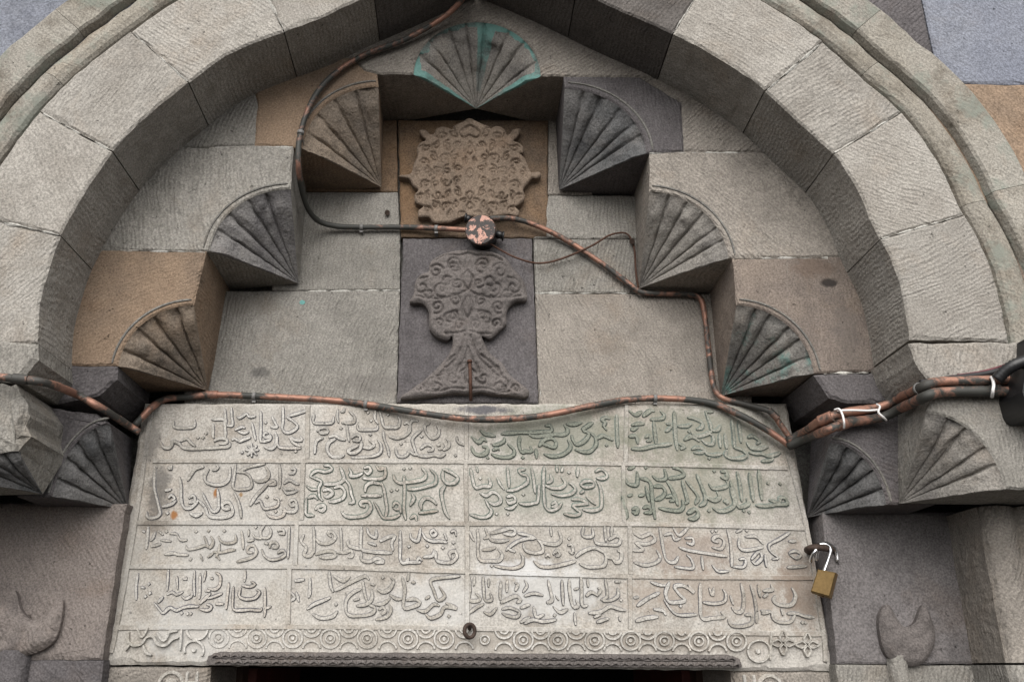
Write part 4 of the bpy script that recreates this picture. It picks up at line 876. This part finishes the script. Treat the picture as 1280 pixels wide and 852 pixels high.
for x0, x1, z0, z1 in ((-3.4, -.80, 0, 4.6), (.80, 3.4, 0, 4.6), (-.80, .80, ztop-.10, 4.6)):
    mb = MB(); box(mb, x0, x1, .125, .5, z0, z1); build(mb, 'wall_core', M['mortard'], fac)
mb = MB(); box(mb, -.86, .86, .17, .30, zjt+.2, ztop-.09); build(mb, 'rear_core', M['mortard'], back)
# ================================================================== conduits and wires
def path3(pts, n=10, step=.008):
    return resample(cr([P(x, y, Y) for x, y, Y in pts], n), step)
def rfor(px_, Y): return px_*(Y-CAM.y)/F_PX*.53
T_, F_ = YT, YF
def conduit(name, label, pts, wpx, mat, Yw, clips=(), sharp=False, joints=()):
    t = thing(name, label, 'conduit', P(*pts[len(pts)//2]), 'bronze painted conduits')
    if sharp: pth = resample([P(x, y, Y) for x, y, Y in pts], .006)
    else: pth = path3(pts)
    r = rfor(wpx, Yw)*.84
    mb = MB(); tube(mb, pth, lambda u: r*(1+.05*math.sin(u*37)), 12, rj=.10); build(mb, 'tube', mat, t)
    for c in clips:
        q = P(*c); i = min(range(1, len(pth)-1), key=lambda j: (pth[j]-q).length)
        d = (pth[i+1]-pth[i-1]).normalized()
        mb = MB(); tube(mb, [pth[i]-d*.004, pth[i]+d*.004], r*1.22, 12)
        mb2 = mb; b = pth[i]; box(mb2, b.x-.004, b.x+.004, b.y, b.y+.035, b.z-r*1.9, b.z-r*1.1)
        build(mb, 'pipe_clip', M['greyclip'], t)
    for c in joints:
        q = P(*c); i = min(range(1, len(pth)-1), key=lambda j: (pth[j]-q).length)
        d = (pth[min(i+2, len(pth)-1)]-pth[max(i-2, 0)]).normalized()
        mb = MB(); tube(mb, [pth[i]-d*.014, pth[i]-d*.012, pth[i]+d*.012, pth[i]+d*.014], r*1.22, 12); build(mb, 'coupling', mat, t)
    return t, pth
yr = YR-.014; yi = YI-.014
conduit('conduit_pipe', 'thin bronze painted conduit bending down from the arch crown to the junction box',
    [(592,-22,T_-.10),(572,6,T_-.05),(548,26,T_-.03),(505,50,T_-.020),(455,69,T_-.018),(416,94,T_-.018),(391,125,T_-.018),(376,165,T_-.018),(373,205,T_-.012),(380,248,T_+.07),(394,273,YR-.05),(416,282,yr-.006),(450,284,yr),(510,284,yr),(560,286,yr-.010),(590,288,yr-.016)], 9.0, M['copperd'], T_+.05,
    clips=[(376,165,T_-.018),(452,284,yr),(545,286,yr)])
conduit('conduit_pipe', 'thin bronze painted conduit sagging from the junction box down along the pale steps',
    [(612,273,yr-.02),(640,273,yr-.014),(668,281,yr-.008),(704,298,yr),(745,324,yr),(776,347,yr),(797,363,yr),(806,366,yr),(835,367,yr),(864,368,yr),(876,374,yr),(881,395,yr),(885,430,yr),(889,465,yr),(894,487,yr-.004),(905,498,yr-.008),(935,506,yr-.016),(962,514,yi-.016),(974,528,yi-.014),(988,548,yi-.012)], 8.2, M['copper'], YR,
    joints=[(968,516,yi-.016)])
conduit('conduit_pipe', 'long bronze painted conduit dipping along the top edge of the inscription tablet',
    [(168,532,yi-.02),(178,521,yi-.016),(190,509,yi-.010),(206,499,yr),(235,496,yr),(266,493,yr-.004),(320,495,yr-.004),(400,499,yr-.006),(450,504,yr-.012),(520,515,yi-.006),(570,522,yi-.010),(620,524,yi-.010),(680,519,yi-.008),(740,507,yi-.004),(790,499,yr-.014),(840,498,yr-.014),(890,504,yr-.016),(930,521,yi-.008),(960,538,yi-.010),(988,557,yi-.012)], 9.6, M['copperd'], YR,
    clips=[(320,495,yr),(458,505,yr),(816,498,yr)], joints=[(266,493,yr)])
conduit('conduit_pipe', 'bronze painted conduit crossing the broken left pier and dropping to the inscription corner',
    [(-40,466,F_-.03),(0,471,F_-.022),(30,474,F_-.02),(60,479,F_-.005),(92,491,T_-.03),(118,505,T_-.018),(140,518,T_+.02),(160,531,T_+.09),(174,540,yi-.05)], 11.5, M['copper'], T_-.04, joints=[(28,474,F_-.02)])
cD = conduit('conduit_pipe', 'upper of the two thick bronze painted conduits running to the right edge',
    [(985,551,yi-.016),(1005,540,yi-.05),(1030,524,T_-.03),(1060,515,T_-.022),(1098,509,T_-.022),(1125,497,T_-.05),(1152,484,F_-.012),(1172,477,F_-.018),(1210,476,F_-.018),(1270,474,F_-.018)], 13.5, M['copper'], T_-.05, clips=[(1146,488,F_)], joints=[(1034,522,T_-.03)])
cE = conduit('conduit_pipe', 'lower of the two thick bronze painted conduits running to the right edge',
    [(986,557,yi-.014),(1010,547,yi-.06),(1035,537,T_-.04),(1060,528,T_-.028),(1100,522,T_-.026),(1130,508,T_-.07),(1156,496,F_-.026),(1176,490,F_-.022),(1215,489,F_-.020),(1276,489,F_-.020)], 14.0, M['copperd'], T_-.05, joints=[(1050,532,T_-.03)])
wire = MB(); tube(wire, path3([(610,303,yr-.02),(625,312,yr-.008),(645,322,YR-.030),(672,329,YR-.016),(700,324,YR-.012),(738,308,YR-.022),(762,294,YR-.014),(780,291,YR-.01),(788,297,YR-.008),(793,312,YR-.006),(795,340,YR-.006),(798,360,YR-.008)]), .0026, 6)
build(wire, 'thin_wire', M['rust'], None, 'thin brown wire drooping from the junction box across the pale wall', 'wire')
# the round junction box
jb = thing('junction_box', 'round junction box with flaking bronze lid on the ledge between the two carved panels', 'junction box', P(601, 289, YR-.03))
ax = (CAM-P(601,288,YR-.05)); ax = Vector((ax.x*.2, ax.y, ax.z*.12)).normalized()
c0 = P(604, 296, YR-.004); c1 = P(600.5, 287, YR-.062)
r = rfor(41, YR-.06)*.93
mb = MB(); dirv = (c1-c0).normalized(); tube(mb, [c0, c0+dirv*.03, c1-dirv*.006], r*1.0, 28); build(mb, 'body', M['black'], jb)
mb = MB(); tube(mb, [c1-dirv*.007, c1-dirv*.001, c1+dirv*.001], lambda u: r*(1.06 if u < .9 else 1.0), 28); build(mb, 'lid', M['boxlid'], jb)
for sx, sy, s2x, s2y in ((620, 292, 629, 295), (588, 275, 582, 272)):
    mb = MB(); tube(mb, [P(sx, sy, YR-.03), P(s2x, s2y, YR-.03)], .009, 12); tube(mb, [P(s2x-1, s2y, YR-.03), P(s2x+1, s2y+.3, YR-.03)], .012, 12); build(mb, 'stub', M['black'], jb)
# corner junction elbow bits at the wall anchors
def tag1(mb, name, mats, label, cat, group=None): return build(mb, name, mats, None, label, cat, group)
mb = MB(); tube(mb, [P(587, 451, YR-.034), P(588, 470, YR-.040), P(588.5, 501, YR-.030)], .0040, 8, rj=.2); tube(mb, [P(587, 450, YR-.036), P(587, 453, YR-.036)], .0058, 8)
tag1(mb, 'iron_rod', M['rust'], 'short rusty iron rod standing upright in front of the dark palmette panel', 'rod')
mb = MB(); c = P(587, 788, YI-.02)
tube(mb, [c+Vector((.0105*math.cos(t), -.004*math.sin(t)*0-.006, .013*math.sin(t)))+Vector((0, .004*math.cos(t), 0)) for t in [2*math.pi*i/20 for i in range(21)]], .0042, 8, cap=False)
tube(mb, [c+Vector((0, .022, .004)), c+Vector((0, -.004, .012))], .0045, 8)
tag1(mb, 'iron_hook', M['iron'], 'small black iron eye fixed in the ring band above the lintel', 'hook')
for (x, y, Y, lab) in ((484, 265, YR, 'small dark iron stub sticking out of the pale wall left of the brown medallion'), (790, 301, YR-.004, 'small rusty nail holding the thin wire at the foot of the right shell')):
    mb = MB(); tube(mb, [P(x, y, Y+.004), P(x, y+1, Y-.012)], .0062, 9, rj=.3); tag1(mb, 'nail', M['iron'], lab, 'nail')
# turquoise paint spots left on the stone
for (x, y, Y, r_) in ((378, 378, YR, .0065),):
    mb = MB(); pts = [Q(x, y, Y)+Vector((r_*(1+.3*nz((i, 1), 1.3))*math.cos(2*math.pi*i/12), r_*.9*(1+.3*nz((i, 5), 1.7))*math.sin(2*math.pi*i/12))) for i in range(12)]
    prism(mb, pts, Y-.0005, .0012, bev=.0008); o = build(mb, 'paint_spot', M['turqpaint'], back)
# ------------------------------------------------------------------ padlock on its staple
st = MB(); A, B = P(1013, 690, YI-.005), P(1038, 688, YI-.004)
pts = [P(1013,690,YI+.004), P(1009,687,YI-.04), P(1010,686,YJ-.028), P(1016,684,YJ-.042), P(1026,684,YJ-.040), P(1037,686,YJ-.020), P(1041,687,YJ+.006)]
tube(st, resample(cr(pts, 8), .004), .0068, 10, rj=.15)
tag1(st, 'iron_staple', M['iron'], 'dark iron staple beside the tablet edge that carries the padlock', 'staple')
pl = thing('padlock', 'brass padlock with chromed shackle hanging open sideways from the iron staple', 'padlock', P(1030, 720, YI-.05))
yk = YJ-.040
tl, tr, br, bl = P(1025,713,yk), P(1042,716,yk), P(1037,746,yk), P(1013,739,yk)
tl, tr = P(1022,711,yk-.004), P(1045,715,yk-.004)
mb = MB(); dep = Vector((.016, .030, -.002))
fr = [tl, tr, br, bl]; bk = [v+dep for v in fr]
def rbox(mb, fr, bk, bev):
    cen = sum(fr, Vector())/4; fi = [v+(cen-v).normalized()*bev for v in fr]; nrm = (bk[0]-fr[0]).normalized()
    cb = sum(bk, Vector())/4; bi = [v+(cb-v).normalized()*bev for v in bk]
    fo = [v+nrm*bev*.7 for v in fr]; bo = [v-nrm*bev*.7 for v in bk]
    vs = fi+fo+bo+bi; f = [(0,1,2,3),(15,14,13,12)]
    for a in range(3):
        for i in range(4): f.append((a*4+i, a*4+(i+1) % 4, a*4+4+(i+1) % 4, a*4+4+i))
    mb.add(vs, f)
rbox(mb, fr, bk, .0035); build(mb, 'body', M['brass'], pl)
mb = MB()
for q in (.22, .5, .78):
    a = tl.lerp(bl, q)+dep*.5; b_ = tr.lerp(br, q)+dep*.5
mid = [v+dep*.5 for v in fr]; e = (tr-tl).normalized()*.0006
rbox(mb, [tl+dep*.62-e, tr+dep*.62+e, br+dep*.62+e, bl+dep*.62-e], [tl+dep*.80-e, tr+dep*.80+e, br+dep*.80+e, bl+dep*.80-e], .0004); build(mb, 'edge_plate', M['brassd'], pl)
mb = MB(); kc = bl.lerp(br, .5)+dep*.5; dn = ((bl-tl).normalized()); tube(mb, [kc-dn*.002, kc+dn*.0022], .0062, 14); build(mb, 'key_barrel', M['brassd'], pl)
mb = MB()
sh = [P(1030,714,yk+.008), P(1035,700,yk+.006), P(1038,690,yk+.004), P(1037,683,yk+.004), P(1031,679.5,yk+.004), P(1024,680,yk+.006)]
sh2 = sh+[P(1030,678,yk+.020), P(1040,681,yk+.030), P(1045,688,yk+.034), P(1047,701,yk+.036)]
tube(mb, resample(cr(sh, 8), .003), .0036, 10); 
tube(mb, resample(cr([P(1024,680,yk+.006), P(1030,678,yk+.014), P(1039,681,yk+.026), P(1045,688,yk+.032), P(1047,701,yk+.034)], 8), .003), .0036, 10)
build(mb, 'shackle', M['chrome'], pl)
mb = MB(); tube(mb, resample(cr([P(1013,702,yk+.01), P(1015,695,yk), P(1019,688,yk-.006), P(1024,682,yk+.002)], 8), .003), .0034, 10); 
tube(mb, resample(cr([P(1021,700,yk+.024), P(1022,692,yk+.018), P(1024,684,yk+.010)], 8), .003), .0030, 10)
build(mb, 'shackle_loop', M['chrome'], pl)
# ------------------------------------------------------------------ cable ties, black enclosure and cables on the right
def tie(pts, lab, r=.0022):
    mb = MB(); tube(mb, resample(cr([P(*p) for p in pts], 6), .003), r, 7, cap=True); tag1(mb, 'cable_tie', M['tie'], lab, 'cable tie', 'white cable ties')
tie([(1043,512,T_-.040),(1049,511,T_-.050),(1053,518,T_-.058),(1055,527,T_-.062),(1055,535,T_-.05)], 'white cable tie round both conduits at its left, just right of the inscription')
tie([(1047,513,T_-.045),(1065,512.5,T_-.050),(1085,513,T_-.050),(1098,512,T_-.046)], 'white strap stretched level along the two conduits between two ties', .0024)
tie([(1096,505,T_-.035),(1100,508,T_-.052),(1098,515,T_-.058),(1104,521,T_-.060),(1108,525,T_-.052)], 'knotted white cable tie round both conduits at their upward bend')
tie([(1238,473,F_-.020),(1240,472,F_-.040),(1242,480,F_-.044),(1241,489,F_-.044),(1240,496,F_-.030)], 'white cable tie round both conduits beside the black box at the right edge', .0030)
bx = thing('black_box', 'black plastic box with corrugated sleeve at the right edge where the conduits end', 'electrical box', P(1290, 520, F_-.03))
mb = MB(); o_ = [(1256,500),(1262,522),(1268,529),(1420,529),(1420,425),(1278,425),(1277,452),(1262,462)]
prism(mb, resample([Q(x, y, F_-.02) for x, y in o_]+[Q(*o_[0], F_-.02)], .01)[:-1], F_+.002, .085, bev=.008, rough=0); build(mb, 'case', M['black'], bx)
mb = MB(); pth = path3([(1246,474,F_-.045),(1256,464,F_-.055),(1268,456,F_-.065),(1284,450,F_-.07)], 10, .003)
tube(mb, pth, lambda u: .011*(1+.10*math.sin(u*70)), 14); build(mb, 'corrugated_sleeve', M['black'], bx)
for k_, (pp, m, lab, r_) in enumerate((
    ([(1150,478,F_-.004),(1185,473,F_-.006),(1225,468,F_-.008),(1252,462,F_-.02),(1290,450,F_-.05)], 'rubber', 'flat black cable lying on top of the thick conduits at the right edge', .0055),
    ([(1188,470,F_-.004),(1212,468,F_-.006),(1240,462,F_-.012),(1262,454,F_-.03),(1290,446,F_-.05)], 'redcable', 'thin dark red cable rising to the black box at the right edge', .0022),
    ([(1196,468.5,F_-.003),(1222,465,F_-.006),(1246,459,F_-.012),(1268,451,F_-.03),(1290,443,F_-.05)], 'redcable', 'second thin dark red cable, just above the first one by the black box', .0018))):
    mb = MB(); tube(mb, path3(pp), r_, 8); tag1(mb, 'cable', M[m], lab, 'cable', 'cables by the black box')
